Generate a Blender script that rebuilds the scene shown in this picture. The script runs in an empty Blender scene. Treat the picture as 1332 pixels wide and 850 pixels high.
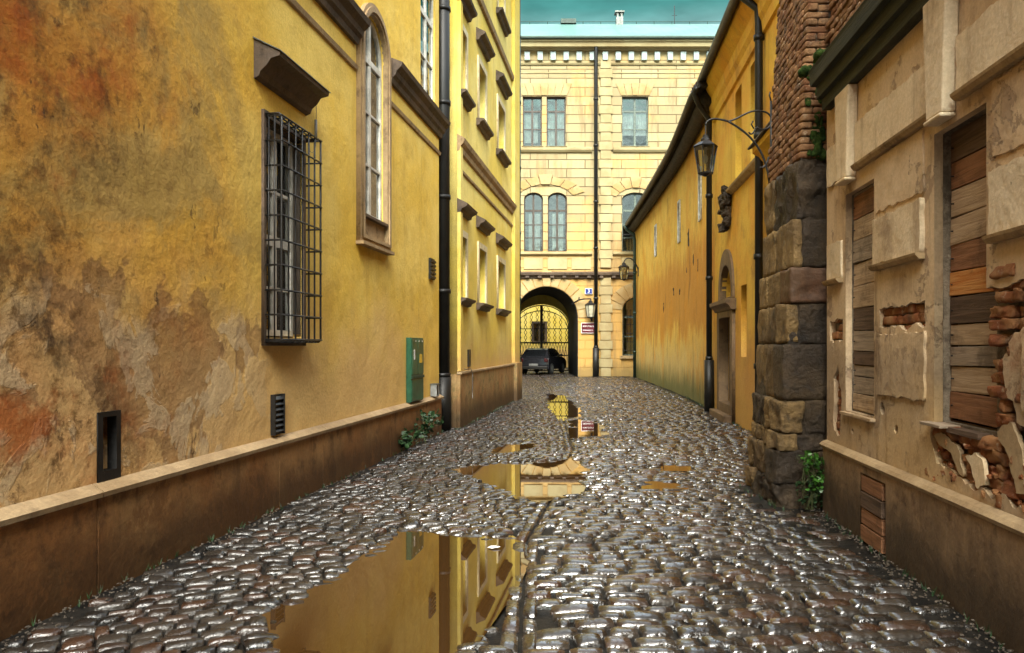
import bpy, bmesh, math, random
import numpy as np
from mathutils import Vector, Matrix, noise as mnoise
PI = math.pi
random.seed(7); rng = np.random.default_rng(7)
sc = bpy.context.scene
COL = sc.collection
# ------------------------------------------------------------------ camera
cam = bpy.data.cameras.new('camera'); camo = bpy.data.objects.new('camera', cam); COL.objects.link(camo)
camo.location = (0, 0, 1.6); camo.rotation_euler = (PI/2, 0, 0)
cam.sensor_fit = 'HORIZONTAL'; cam.sensor_width = 36; cam.lens = 36*1000/1332
cam.shift_y = 25/1332
cam.clip_end = 2000; cam.clip_start = .05
sc.camera = camo
# ------------------------------------------------------------------ world / sun / exposure
SUN_EL, SUN_AZ = 47, 183          # azimuth clockwise from +Y: the sun stands behind the camera
W = bpy.data.worlds.new('World'); sc.world = W; W.use_nodes = True
nt = W.node_tree; nt.nodes.clear()
def wn(t, **k):
    n = nt.nodes.new(t)
    for a, b in k.items(): setattr(n, a, b)
    return n
sky = wn('ShaderNodeTexSky', sky_type='NISHITA'); sky.sun_disc = False
sky.sun_elevation = math.radians(SUN_EL); sky.sun_rotation = math.radians(SUN_AZ)
sky.air_density = 1.2; sky.dust_density = 3.0; sky.ozone_density = 2.0
tc = wn('ShaderNodeTexCoord'); sep = wn('ShaderNodeSeparateXYZ'); nt.links.new(tc.outputs['Generated'], sep.inputs[0])
cl = wn('ShaderNodeTexNoise'); cl.inputs['Scale'].default_value = 3.2; cl.inputs['Detail'].default_value = 7; cl.inputs['Roughness'].default_value = .55
mp = wn('ShaderNodeMapping'); mp.inputs['Scale'].default_value = (1, 1, 2.6); nt.links.new(tc.outputs['Generated'], mp.inputs[0]); nt.links.new(mp.outputs[0], cl.inputs['Vector'])
m1 = wn('ShaderNodeMath', operation='MULTIPLY_ADD'); nt.links.new(cl.outputs['Fac'], m1.inputs[0]); m1.inputs[1].default_value = .05
nt.links.new(sep.outputs['Z'], m1.inputs[2])
rp = wn('ShaderNodeValToRGB'); nt.links.new(m1.outputs[0], rp.inputs[0])
e = rp.color_ramp.elements
SKYSTOPS = [(0.30, (.60, .72, .68)), (.395, (.60, 1.05, .90)), (.425, (.22, .76, .62)), (.455, (.16, .68, .54)), (.49, (4.6, 5.2, 4.9)), (.57, (9.4, 9.9, 9.5)), (.76, (4.4, 4.3, 4.0)), (1.0, (3.4, 3.3, 3.0))]
e[0].position = SKYSTOPS[0][0]; e[0].color = (*SKYSTOPS[0][1], 1)
e[1].position = 1.0; e[1].color = (*SKYSTOPS[-1][1], 1)
for p, c in SKYSTOPS[1:-1]:
    q = e.new(p); q.color = (*c, 1)
bw = wn('ShaderNodeRGBToBW'); nt.links.new(sky.outputs[0], bw.inputs[0])
mixs = wn('ShaderNodeMix', data_type='RGBA'); mixs.inputs[0].default_value = .75
nt.links.new(sky.outputs[0], mixs.inputs[6]); nt.links.new(bw.outputs[0], mixs.inputs[7])
mul = wn('ShaderNodeMix', data_type='RGBA', blend_type='MULTIPLY'); mul.inputs[0].default_value = 1
nt.links.new(mixs.outputs[2], mul.inputs[6]); nt.links.new(rp.outputs[0], mul.inputs[7])
cv_ = wn('ShaderNodeTexNoise'); cv_.inputs['Scale'].default_value = 5.5; cv_.inputs['Detail'].default_value = 6; mp2 = wn('ShaderNodeMapping'); mp2.inputs['Scale'].default_value = (1, 1, 3.5)
nt.links.new(tc.outputs['Generated'], mp2.inputs[0]); nt.links.new(mp2.outputs[0], cv_.inputs['Vector'])
cr = wn('ShaderNodeMapRange'); nt.links.new(cv_.outputs['Fac'], cr.inputs[0]); cr.inputs[1].default_value = .35; cr.inputs[2].default_value = .65; cr.inputs[3].default_value = .62; cr.inputs[4].default_value = 1.5
mul2 = wn('ShaderNodeVectorMath', operation='SCALE'); nt.links.new(mul.outputs[2], mul2.inputs[0]); nt.links.new(cr.outputs[0], mul2.inputs['Scale'])
bg = wn('ShaderNodeBackground'); bg.inputs['Strength'].default_value = .15
wo = wn('ShaderNodeOutputWorld'); nt.links.new(mul2.outputs[0], bg.inputs[0]); nt.links.new(bg.outputs[0], wo.inputs[0])
sun = bpy.data.lights.new('sun', 'SUN'); sun.energy = 1.8; sun.angle = math.radians(22); sun.color = (1, .93, .80)
suno = bpy.data.objects.new('sun', sun); COL.objects.link(suno)
el, az = math.radians(SUN_EL), math.radians(SUN_AZ)
sdir = Vector((math.sin(az)*math.cos(el), math.cos(az)*math.cos(el), math.sin(el)))
suno.rotation_euler = (-sdir).to_track_quat('-Z', 'Y').to_euler(); suno.location = (0, -10, 20)
vs = sc.view_settings; vs.view_transform = 'Standard'; vs.look = 'None'; vs.exposure = 0.36; vs.gamma = 1; vs.use_curve_mapping = False
sc.cycles.max_bounces = 7; sc.cycles.diffuse_bounces = 4; sc.cycles.glossy_bounces = 4; sc.cycles.transparent_max_bounces = 10
sc.cycles.use_denoising = True; sc.cycles.sample_clamp_indirect = 6
# ------------------------------------------------------------------ node helper
class G:
    def __init__(s, name):
        s.m = bpy.data.materials.new(name); s.m.use_nodes = True; s.t = s.m.node_tree; s.t.nodes.clear()
        s.out = s.t.nodes.new('ShaderNodeOutputMaterial'); s.b = s.t.nodes.new('ShaderNodeBsdfPrincipled')
        s.t.links.new(s.b.outputs[0], s.out.inputs[0])
        s.tc = s.t.nodes.new('ShaderNodeTexCoord'); s.o = s.tc.outputs['Object']
        s.sep = s.t.nodes.new('ShaderNodeSeparateXYZ'); s.t.links.new(s.o, s.sep.inputs[0])
        s.x, s.y, s.z = s.sep.outputs
    def link(s, a, i):
        if isinstance(a, (int, float)): i.default_value = a
        elif isinstance(a, tuple): i.default_value = a if len(a) == 4 or i.type == 'VECTOR' else (*a, 1)
        else: s.t.links.new(a, i)
    def math(s, op, a, b=0, c=None, clamp=False):
        n = s.t.nodes.new('ShaderNodeMath'); n.operation = op; n.use_clamp = clamp
        s.link(a, n.inputs[0]); s.link(b, n.inputs[1])
        if c is not None: s.link(c, n.inputs[2])
        return n.outputs[0]
    def map(s, scale=(1, 1, 1), loc=(0, 0, 0), vec=None):
        n = s.t.nodes.new('ShaderNodeMapping'); n.inputs['Scale'].default_value = scale; n.inputs['Location'].default_value = loc
        s.link(vec if vec is not None else s.o, n.inputs[0]); return n.outputs[0]
    def noise(s, scale, detail=5, rough=.6, st=(1, 1, 1), loc=(0, 0, 0), dist=0.0):
        n = s.t.nodes.new('ShaderNodeTexNoise'); s.t.links.new(s.map(st, loc), n.inputs['Vector'])
        n.inputs['Scale'].default_value = scale; n.inputs['Detail'].default_value = detail; n.inputs['Roughness'].default_value = rough
        n.inputs['Distortion'].default_value = dist; return n.outputs['Fac']
    def voro(s, scale, feature='F1', st=(1, 1, 1), out='Distance', vec=None):
        n = s.t.nodes.new('ShaderNodeTexVoronoi'); n.feature = feature; n.inputs['Scale'].default_value = scale
        s.t.links.new(vec if vec is not None else s.map(st), n.inputs['Vector']); return n.outputs[out]
    def step(s, v, lo, hi):           # smoothstep 0..1 (hi < lo reverses)
        n = s.t.nodes.new('ShaderNodeMapRange'); n.interpolation_type = 'SMOOTHSTEP'
        s.link(v, n.inputs[0])
        if hi >= lo: n.inputs[1].default_value = lo; n.inputs[2].default_value = hi
        else:
            n.inputs[1].default_value = hi; n.inputs[2].default_value = lo; n.inputs[3].default_value = 1; n.inputs[4].default_value = 0
        return n.outputs[0]
    def mix(s, f, a, b, mode='MIX'):
        n = s.t.nodes.new('ShaderNodeMix'); n.data_type = 'RGBA'; n.blend_type = mode
        s.link(f, n.inputs[0]); s.link(a, n.inputs[6]); s.link(b, n.inputs[7]); return n.outputs[2]
    def mul(s, *a):
        r = a[0]
        for q in a[1:]: r = s.math('MULTIPLY', r, q)
        return r
    def bump(s, h, dist=.01, strength=1, prev=None):
        n = s.t.nodes.new('ShaderNodeBump'); n.inputs['Distance'].default_value = dist; n.inputs['Strength'].default_value = strength
        s.link(h, n.inputs['Height'])
        if prev is not None: s.t.links.new(prev, n.inputs['Normal'])
        return n.outputs[0]
    def fin(s, col, rough=.8, normal=None, spec=.5, metal=0, coat=0):
        s.link(col, s.b.inputs['Base Color']); s.link(rough, s.b.inputs['Roughness']); s.b.inputs['Specular IOR Level'].default_value = spec
        s.b.inputs['Metallic'].default_value = metal; s.b.inputs['Coat Weight'].default_value = coat
        if normal is not None: s.t.links.new(normal, s.b.inputs['Normal'])
        return s.m
# ------------------------------------------------------------------ materials
def plaster(name, a, b, dirt, dirt_amt=.5, low=None, low_h=1.2, pits=.5, streak=.5, stainf=None, seed=0, bumpk=1.0, patch=None, patch_thr=.6):
    g = G(name); L = (seed*3.7, seed*1.3, seed*2.1)
    n1 = g.noise(.55, 6, .6, loc=L); n2 = g.noise(2.3, 8, .65, loc=L, dist=.4)
    c = g.mix(g.step(n1, .38, .62), a, b)
    c = g.mix(g.mul(g.step(n2, .45, .72), .45), c, tuple(q*.72 for q in a))
    if patch is not None:
        c = g.mix(g.mul(g.step(g.noise(1.1, 7, .62, loc=(L[0]+9, 0, 4), dist=.6), patch_thr, patch_thr+.05), .75), c, patch)
    sn = g.noise(4.0, 6, .7, st=(1, 1, .13), loc=L)
    c = g.mix(g.mul(g.step(sn, .50, .72), streak), c, dirt)
    c = g.mix(g.mul(g.step(g.noise(1.2, 9, .7, loc=(L[0]+3, 2, 1)), .52, .70), dirt_amt), c, dirt)
    if low is not None:
        hh = g.math('ADD', g.z, g.math('MULTIPLY', g.math('SUBTRACT', g.noise(1.7, 6, .7, loc=L), .5), 1.6))
        c = g.mix(g.mul(g.step(hh, low_h, low_h*.35), .75), c, low)
    hs = None
    if stainf is not None: c = stainf(g, c)
    fine = g.noise(38, 5, .7)
    c = g.mix(.35, c, g.mix(g.step(fine, .3, .7), (.62, .60, .56), (1.15, 1.15, 1.15)), 'MULTIPLY')
    pt = g.step(g.noise(7.5, 5, .75, loc=(5, 5, L[0]), st=(1, 1, .8)), .69, .73)
    pt2 = g.step(g.noise(30, 3, .6, loc=(1, 5, 3)), .735, .765)
    pm = g.mul(g.math('MAXIMUM', pt, pt2), pits)
    c = g.mix(pm, c, tuple(q*.22 for q in dirt))
    h = g.math('ADD', g.mul(g.noise(1.4, 8, .55, loc=L), .9), g.mul(g.noise(13, 6, .65), .16))
    h = g.math('SUBTRACT', h, g.mul(pm, .25))
    if getattr(g, 'hx', None) is not None: h = g.math('ADD', h, g.mul(g.hx, .35))
    nrm = g.bump(h, .07*bumpk, .8); nrm = g.bump(fine, .004*bumpk, .6, nrm)
    return g.fin(c, .86, nrm, .25)

def stain_vignette_left(g, c):
    pos = g.math('ADD', g.x, g.mul(g.math('SUBTRACT', g.noise(.9, 6, .6, loc=(2, 0, 7)), .5), 5.2))
    near = g.step(pos, 8.6, 4.6)
    c = g.mix(g.mul(near, .85), c, (.52, .24, .035)); c = g.mix(g.mul(g.step(pos, 6.0, 3.2), 1.0), c, (.33, .11, .010))  # orange staining, then a vignette darkening painted into the near end
    # grey green bloom in the middle band
    gm = g.mul(g.step(pos, 8.2, 6.2), g.step(g.noise(.8, 8, .65, loc=(11, 0, 2), dist=.5), .44, .58))
    c = g.mix(g.mul(gm, .7), c, (.33, .235, .075))
    # pinkish lower zone
    zz = g.math('ADD', g.z, g.mul(g.math('SUBTRACT', g.noise(.8, 6, .6, loc=(4, 1, 1)), .5), 2.6))
    c = g.mix(g.mul(g.step(zz, 2.6, 0.9), g.step(g.x, 17, 10), .70), c, (.66, .42, .19))
    # brown damp patch with a sharp tide line
    dn = g.noise(.75, 7, .58, loc=(0, 3, .8), dist=.3)
    px_ = g.math('MULTIPLY', g.math('ABSOLUTE', g.math('SUBTRACT', g.x, 5.85)), .16)
    pz_ = g.math('MULTIPLY', g.math('ABSOLUTE', g.math('SUBTRACT', g.z, 1.55)), .24)
    d = g.math('SUBTRACT', g.math('SUBTRACT', dn, px_), pz_)
    edge = g.mul(g.step(d, .325, .34), g.step(d, .375, .34))
    c = g.mix(g.mul(g.step(d, .318, .352), .55), c, (.24, .125, .05))
    c = g.mix(g.mul(edge, .35), c, (.14, .07, .03))
    # pale tan scrapings under it
    pl = g.mul(g.step(g.noise(1.6, 8, .62, loc=(7, 2, 2), dist=.6), .53, .56), g.step(zz, 2.1, 1.5), g.step(g.x, 8.4, 6.4))
    c = g.mix(g.mul(pl, .65), c, (.55, .42, .25))
    # black mould, strongest where the wall comes nearest
    mo = g.mul(g.step(g.noise(1.35, 10, .74, loc=(1, 1, 8), st=(1, 1, .8)), .49, .68), g.step(pos, 6.8, 4.4))
    c = g.mix(g.mul(mo, .95), c, (.022, .010, .004)); c = g.mix(g.mul(g.step(g.noise(2.2, 10, .74, loc=(8, 1, 3), st=(1, 1, .7), dist=.4), .54, .62), g.step(pos, 5.9, 4.2), .85), c, (.05, .018, .004)); c = g.mix(g.mul(g.step(g.noise(6, 8, .75, loc=(2, 1, 8)), .50, .64), g.step(pos, 7.4, 4.6), .75), c, (.13, .06, .012))
    rd = g.mul(g.step(g.noise(.9, 7, .7, loc=(1, 6, 3)), .48, .62), g.step(pos, 6.6, 4.2))
    c = g.mix(g.mul(rd, .8), c, (.34, .075, .006))
    sc_ = g.mul(g.step(g.noise(3.1, 9, .76, loc=(3, 9, 2), st=(1, 1, .55)), .62, .66), g.step(g.x, 8, 5.4))
    g.hx = g.math('SUBTRACT', g.mul(pl, .16), g.math('ADD', g.mul(g.step(d, .318, .352), .07), g.mul(sc_, .5)))
    return g.mix(g.mul(sc_, .85), c, (.07, .035, .012))
M = {}
M['plaster_left'] = plaster('ochre_plaster_stained', (.74, .48, .065), (.78, .56, .13), (.34, .19, .03), .25, None, 1, .55, .30, stain_vignette_left, 1)
M['plaster_second'] = plaster('yellow_plaster', (.70, .52, .09), (.74, .60, .18), (.36, .22, .06), .25, (.50, .29, .12), 2.2, .3, .35, None, 2, .6)
def stain_curve(g, c):
    zz = g.math('ADD', g.z, g.mul(g.math('SUBTRACT', g.noise(1.3, 7, .65, st=(1, 1, .35), loc=(4, 4, 4)), .5), 3.4))
    band = g.mul(g.step(zz, 4.9, 3.9), g.step(zz, 1.7, 2.3))
    c = g.mix(g.mul(band, .7), c, (.50, .19, .02))
    c = g.mix(g.mul(g.step(g.noise(.8, 7, .65, loc=(9, 3, 1), st=(1, 1, .6)), .5, .6), .5), c, (.66, .28, .02))
    strk = g.mul(g.step(g.noise(1.3, 8, .72, st=(1, 1, .22), loc=(3, 3, 3), dist=.5), .54, .66), g.step(g.z, 6.0, 3.5))
    c = g.mix(g.mul(strk, .6), c, (.17, .075, .02))
    moss = g.step(g.math('ADD', g.z, g.mul(g.noise(2.5, 6, .7, st=(1, 1, .4)), 1.3)), 1.75, .8)
    return g.mix(g.mul(moss, .8), c, (.05, .075, .018))
M['plaster_curve'] = plaster('orange_plaster_streaked', (.78, .49, .085), (.74, .42, .06), (.26, .11, .02), .45, (.56, .40, .15), 2.3, .5, .18, stain_curve, 3)
M['plaster_door'] = plaster('golden_plaster', (.70, .44, .06), (.66, .32, .035), (.26, .12, .03), .60, (.48, .26, .08), 2.6, .6, .35, None, 4)
def stain_right(g, c):
    # rough hacked zones showing grey render and scratch marks
    zz = g.math('ADD', g.z, g.mul(g.math('SUBTRACT', g.noise(2.2, 7, .7, loc=(3, 3, 3)), .5), .7))
    c = g.mix(g.mul(g.step(zz, 1.75, 1.45), .55), c, (.26, .19, .12))
    f = g.step(g.noise(5.5, 9, .72, loc=(4, 2, 2)), .56, .60)
    c = g.mix(g.mul(f, g.step(g.z, 2.4, .9), .7), c, (.15, .095, .06))
    r = g.mul(g.step(g.noise(1.6, 8, .7, loc=(8, 1, 2)), .50, .64), g.step(g.x, -5.4, -4.0), g.step(g.z, 2.5, 1.2))
    c = g.mix(g.mul(r, .75), c, (.24, .065, .015))
    dk = g.mul(g.step(g.noise(3.2, 8, .74, st=(1, 1, .16), loc=(7, 7, 1)), .53, .66), g.step(g.z, 4.0, 1.0)); c = g.mix(g.mul(dk, .75), c, (.10, .055, .03))
    fl = g.step(g.noise(2.6, 10, .70, loc=(2, 8, 5), dist=.3), .575, .59); g.hx = g.mul(fl, -.6); c = g.mix(g.mul(fl, .7), c, (.30, .20, .12))
    gold = g.step(g.noise(.7, 5, .5, loc=(1, 1, 6)), .52, .66)
    return g.mix(g.mul(gold, .45), c, (.64, .42, .17))
M['plaster_right'] = plaster('beige_plaster_weathered', (.54, .37, .21), (.62, .46, .28), (.25, .16, .09), .50, None, 1, .8, .40, stain_right, 5, .8)
M['panel_right'] = plaster('cream_render_panel', (.66, .50, .30), (.70, .57, .38), (.24, .15, .08), .60, None, 1, .9, .6, None, 6, .8)
def stone(name, a, b, dirt, bumpd=.02, rough=.75, seed=0, wet=False):  # wet: damp foot plus a painted vignette darkening
    g = G(name)
    c = g.mix(g.step(g.noise(1.3, 8, .65, loc=(seed, 0, 0)), .35, .65), a, b)
    c = g.mix(g.mul(g.step(g.noise(4.5, 8, .7, loc=(0, seed, 0)), .5, .68), .7), c, dirt)
    c = g.mix(g.mul(g.step(g.noise(5, 5, .7, st=(1, 1, .15), loc=(seed, 2, 0)), .52, .72), .55), c, dirt)
    if wet:  # damp foot, with a vignetted dark lower edge painted in
        w = g.step(g.math('ADD', g.z, g.mul(g.noise(2.0, 6, .7, loc=(seed, 5, 1)), .55)), 1.0, .40)
        c = g.mix(g.mul(w, .88), c, tuple(q*.12 for q in a))
        c = g.mix(g.mul(g.step(g.noise(2.4, 9, .72, loc=(seed, 9, 4), st=(1, 1, .6)), .56, .60), .65), c, tuple(q*.4 for q in a))
    f = g.noise(24, 7, .75)
    c = g.mix(.4, c, g.mix(g.step(f, .3, .7), (.5, .5, .5), (1.2, 1.2, 1.2)), 'MULTIPLY')
    n = g.bump(g.noise(5, 9, .65), bumpd*2, .7); n = g.bump(f, bumpd*.3, .7, n)
    return g.fin(c, rough, n, .35)
M['plinth'] = stone('plinth_render', (.36, .155, .045), (.42, .23, .085), (.08, .036, .014), .012, .6, 1, True)
M['plinth_moss'] = stone('mossy_plinth_render', (.32, .16, .055), (.36, .24, .10), (.045, .07, .02), .012, .6, 14, True)
M['plinth_right'] = stone('plinth_right_render', (.25, .155, .08), (.36, .23, .12), (.09, .04, .02), .014, .65, 6, True)
M['door_stone'] = stone('dark_door_stone', (.11, .065, .03), (.18, .11, .05), (.04, .025, .014), .012, .7, 12)
M['ledge'] = stone('ledge_stone', (.30, .20, .10), (.42, .30, .165), (.25, .17, .09), .01, .7, 2)
M['trim'] = stone('brown_stone_trim', (.30, .20, .10), (.42, .29, .14), (.13, .08, .04), .01, .75, 3)
M['cornice'] = stone('dark_cornice', (.060, .042, .030), (.12, .08, .05), (.02, .013, .008), .01, .6, 4)
M['buttress_stone'] = stone('weathered_buttress_stone', (.11, .066, .026), (.25, .155, .055), (.022, .016, .009), .09, .7, 5)
M['buttress_dark'] = stone('damp_blackened_stone', (.030, .019, .010), (.075, .046, .020), (.010, .008, .006), .08, .6, 8)
M['buttress_red'] = stone('reddish_stone', (.11, .045, .02), (.085, .045, .022), (.04, .02, .01), .02, .6, 9)
M['pale_trim'] = stone('pale_window_surround', (.60, .50, .28), (.66, .56, .34), (.36, .26, .12), .006, .7, 7)
def brickm(name, a, b, mortar_moss=False):
    g = G(name)
    c = g.mix(g.step(g.noise(7.0, 3, .5), .38, .62), a, b)
    c = g.mix(g.mul(g.step(g.noise(3.0, 8, .7), .5, .66), .75), c, (.045, .03, .02))
    c = g.mix(g.mul(g.step(g.noise(10, 6, .7, loc=(3, 3, 3)), .58, .68), .7), c, (.42, .33, .22))
    n = g.bump(g.noise(26, 7, .75), .02, .9)
    return g.fin(c, .8, n, .3)
M['brick'] = brickm('old_red_brick', (.15, .060, .022), (.25, .13, .055))
M['brick_wet'] = brickm('crumbled_brick', (.22, .065, .02), (.33, .16, .06))
g = G('lime_mortar'); M['mortar'] = g.fin(g.mix(g.step(g.noise(5, 8, .7), .4, .6), (.12, .09, .06), (.28, .22, .15)), .9, g.bump(g.noise(18, 8, .7), .05, 1), .2)
g = G('moss'); M['moss'] = g.fin(g.mix(g.step(g.noise(14, 6, .7), .4, .6), (.018, .035, .008), (.045, .075, .014)), .95, g.bump(g.noise(60, 5, .7), .02, 1), .1)
def simple(name, c, rough=.5, metal=0, spec=.5, var=.35, scale=6, bump=.002):
    g = G(name)
    f = g.step(g.noise(scale, 7, .68), .38, .66)
    col = g.mix(f, tuple(q*(1-var) for q in c), tuple(min(1, q*(1+var*.5)) for q in c))
    r = g.math('ADD', g.mul(g.noise(scale*2, 5, .6), .3), rough-.15)
    return g.fin(col, r, g.bump(g.noise(scale*6, 5, .6), bump, .6), spec, metal)
M['iron'] = simple('black_iron', (.016, .015, .014), .42, .3)
M['pipe'] = simple('dark_pipe_paint', (.009, .008, .006), .5, .2)
M['pipe_green'] = simple('green_black_pipe_paint', (.02, .045, .03), .45, .2)
M['white_frame'] = simple('old_white_window_paint', (.62, .60, .52), .5, 0, .5, .3)
M['grey_frame'] = simple('grey_green_window_paint', (.10, .13, .10), .5, 0, .5, .4)
M['brown_frame'] = simple('dark_brown_window_paint', (.05, .035, .022), .5, 0, .5, .4)
M['recess_shade'] = simple('recess_shade_black', (.006, .005, .004), .9)  # near-black backing for recesses, their shade put into the colour
M['passage_shade'] = simple('shade_black_plaster', (.014, .011, .008), .85)  # shade of the passage put into the colour as near-black plaster
M['room'] = simple('dim_room_wall', (.10, .085, .06), .9)
M['curtain'] = simple('white_net_curtain', (.80, .80, .76), .9, 0, .2, .25, 3)
M['cabinet'] = simple('green_cabinet_paint', (.018, .085, .045), .35, 0, .5, .35, 5)
M['cabinet_dark'] = simple('dark_green_groove', (.012, .04, .022), .5)
M['yellow_label'] = simple('yellow_label', (.75, .48, .04), .5)
M['white_label'] = simple('white_enamel', (.78, .78, .76), .35, var=.1)
M['maroon'] = simple('maroon_enamel', (.10, .012, .02), .3, var=.15)
M['blue'] = simple('blue_enamel', (.02, .04, .20), .3, var=.15)
M['grey_plastic'] = simple('grey_plastic', (.30, .31, .30), .5)
M['cable'] = simple('grey_cable', (.12, .11, .10), .5)
M['zinc'] = simple('zinc_sheet', (.16, .17, .15), .45, .5)
M['car'] = simple('black_car_paint', (.012, .012, .014), .18, 0, .5, .1)
M['dim_plate'] = simple('dim_number_plate', (.14, .14, .13), .5)  # plate dimmed in colour to keep the car a silhouette
M['rubber'] = simple('tyre_rubber', (.012, .012, .012), .8)
M['red_lens'] = simple('red_lens', (.04, .004, .004), .25)  # red darkened for the same car silhouette
M['leaf'] = simple('green_leaf', (.045, .14, .015), .45, 0, .5, .5, 9)
M['leaf_dark'] = simple('dark_leaf', (.018, .05, .014), .5, 0, .5, .5, 9)
M['stem'] = simple('plant_stem', (.06, .07, .02), .7)
M['dirt'] = stone('wet_grit', (.075, .06, .045), (.13, .105, .08), (.03, .025, .02), .03, .45, 11)
M['lamp_glass_pale'] = simple('milky_lamp_glass', (.45, .42, .30), .15, 0, .6, .2)
M['paper'] = simple('scrap_paper', (.8, .82, .85), .6, var=.1)
g = G('window_glass')
fr = g.t.nodes.new('ShaderNodeFresnel'); fr.inputs[0].default_value = 1.6
g.t.links.new(g.bump(g.noise(2.2, 2, .5), .02, .35), fr.inputs['Normal'])
gl = g.t.nodes.new('ShaderNodeBsdfGlossy'); gl.inputs['Roughness'].default_value = .03; gl.inputs['Color'].default_value = (.95, .97, .97, 1)
g.t.links.new(g.bump(g.noise(2.2, 2, .5), .02, .35), gl.inputs['Normal'])
tr = g.t.nodes.new('ShaderNodeBsdfTransparent'); tr.inputs[0].default_value = (.86, .90, .88, 1)
mx = g.t.nodes.new('ShaderNodeMixShader'); ad = g.math('ADD', fr.outputs[0], .10, clamp=True)
g.t.links.new(ad, mx.inputs[0]); g.t.links.new(tr.outputs[0], mx.inputs[1]); g.t.links.new(gl.outputs[0], mx.inputs[2]); g.t.links.new(mx.outputs[0], g.out.inputs[0])
M['glass'] = g.m
# rusticated masonry of the end building
g = G('rusticated_yellow_masonry')
cb = g.t.nodes.new('ShaderNodeCombineXYZ'); g.t.links.new(g.x, cb.inputs[0]); g.t.links.new(g.z, cb.inputs[1])
wob = g.mul(g.math('SUBTRACT', g.noise(1.2, 4, .6), .5), .03)
bt = g.t.nodes.new('ShaderNodeTexBrick'); g.t.links.new(cb.outputs[0], bt.inputs['Vector'])
bt.inputs['Scale'].default_value = 1; bt.inputs['Brick Width'].default_value = 1.9; bt.inputs['Row Height'].default_value = .47
bt.inputs['Mortar Size'].default_value = .024; bt.inputs['Mortar Smooth'].default_value = .3; bt.offset = .5
bt.inputs['Color1'].default_value = (.37, .31, .165, 1); bt.inputs['Color2'].default_value = (.29, .225, .115, 1); bt.inputs['Mortar'].default_value = (.13, .095, .045, 1)
c = bt.outputs['Color']
zz = g.math('ADD', g.z, g.mul(g.math('SUBTRACT', g.noise(.5, 6, .6), .5), 3.5))
c = g.mix(g.mul(g.step(zz, 9.5, 3.5), .75), c, (.52, .28, .06))
c = g.mix(g.mul(g.step(g.noise(.6, 8, .65, loc=(3, 1, 1)), .48, .66), .5), c, (.52, .31, .08))
c = g.mix(g.mul(g.step(g.noise(1.6, 8, .7, st=(1, 1, .16)), .50, .66), .6), c, (.20, .13, .06))
c = g.mix(g.mul(g.step(g.math('ADD', g.z, g.mul(g.noise(1.8, 6, .7), 1.6)), 1.7, .9), .7), c, (.20, .14, .05))
M['masonry'] = g.fin(c, .8, g.bump(g.math('SUBTRACT', g.mul(g.noise(9, 6, .6), .12), bt.outputs['Fac']), .05, .8), .3)
g = G('voussoir_stone')
c = g.mix(g.step(g.noise(.9, 6, .6), .4, .6), (.37, .28, .135), (.34, .215, .08))
c = g.mix(g.mul(g.step(g.noise(3, 7, .7), .55, .7), .5), c, (.28, .17, .06))
M['voussoir'] = g.fin(c, .8, g.bump(g.noise(9, 6, .6), .01, .6), .3)
g = G('dressed_yellow_stone')
c = g.mix(g.step(g.noise(.8, 6, .6), .4, .6), (.36, .30, .155), (.30, .23, .11))
c = g.mix(g.mul(g.step(g.noise(2.5, 7, .7, st=(.6, 1, 1)), .55, .7), .5), c, (.30, .20, .08))
M['dressed'] = g.fin(c, .8, g.bump(g.noise(9, 6, .6), .01, .6), .3)
g = G('blue_white_dentil'); M['dentil'] = g.fin(g.mix(g.step(g.noise(3, 5, .6), .4, .6), (.27, .33, .31), (.35, .41, .39)), .7)
g = G('pale_metal_roof')
w = g.t.nodes.new('ShaderNodeTexWave'); w.inputs['Scale'].default_value = .8; g.t.links.new(g.o, w.inputs[0])
c = g.mix(g.step(g.noise(.5, 6, .6), .35, .65), (.07, .17, .145), (.10, .21, .18))
M['roof_pale'] = g.fin(c, .45, g.bump(w.outputs['Fac'], .02, .3), .5)
g = G('dark_roof_tiles')
cb = g.t.nodes.new('ShaderNodeTexNoise'); cb.inputs['Scale'].default_value = 6
M['roof_dark'] = g.fin(g.mix(g.step(g.noise(4, 7, .7), .4, .65), (.012, .009, .006), (.035, .024, .015)), .7, g.bump(g.noise(12, 6, .7), .04, 1), .3)
# timber: one tint per plank
def wood(name, a, b):
    g = G(name)
    gr = g.noise(5.0, 8, .7, st=(.35, 1, 7), dist=.8)
    c = g.mix(g.step(gr, .36, .64), a, b)
    c = g.mix(g.mul(g.step(g.noise(2.2, 8, .7), .52, .66), .6), c, tuple(q*.35 for q in a))
    return g.fin(c, .75, g.bump(gr, .012, .9), .3)
M['plank_grey'] = wood('grey_weathered_plank', (.20, .15, .10), (.34, .26, .18))
M['plank_tan'] = wood('tan_weathered_plank', (.30, .20, .11), (.46, .33, .20))
M['plank_orange'] = wood('orange_plank', (.42, .13, .02), (.56, .27, .08))
M['plank_dark'] = wood('dark_brown_plank', (.06, .035, .02), (.13, .08, .05))
M['plank_red'] = wood('reddish_brown_plank', (.16, .07, .03), (.28, .13, .06))
M['beam'] = wood('green_black_beam_paint', (.016, .020, .012), (.042, .042, .024))
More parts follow.
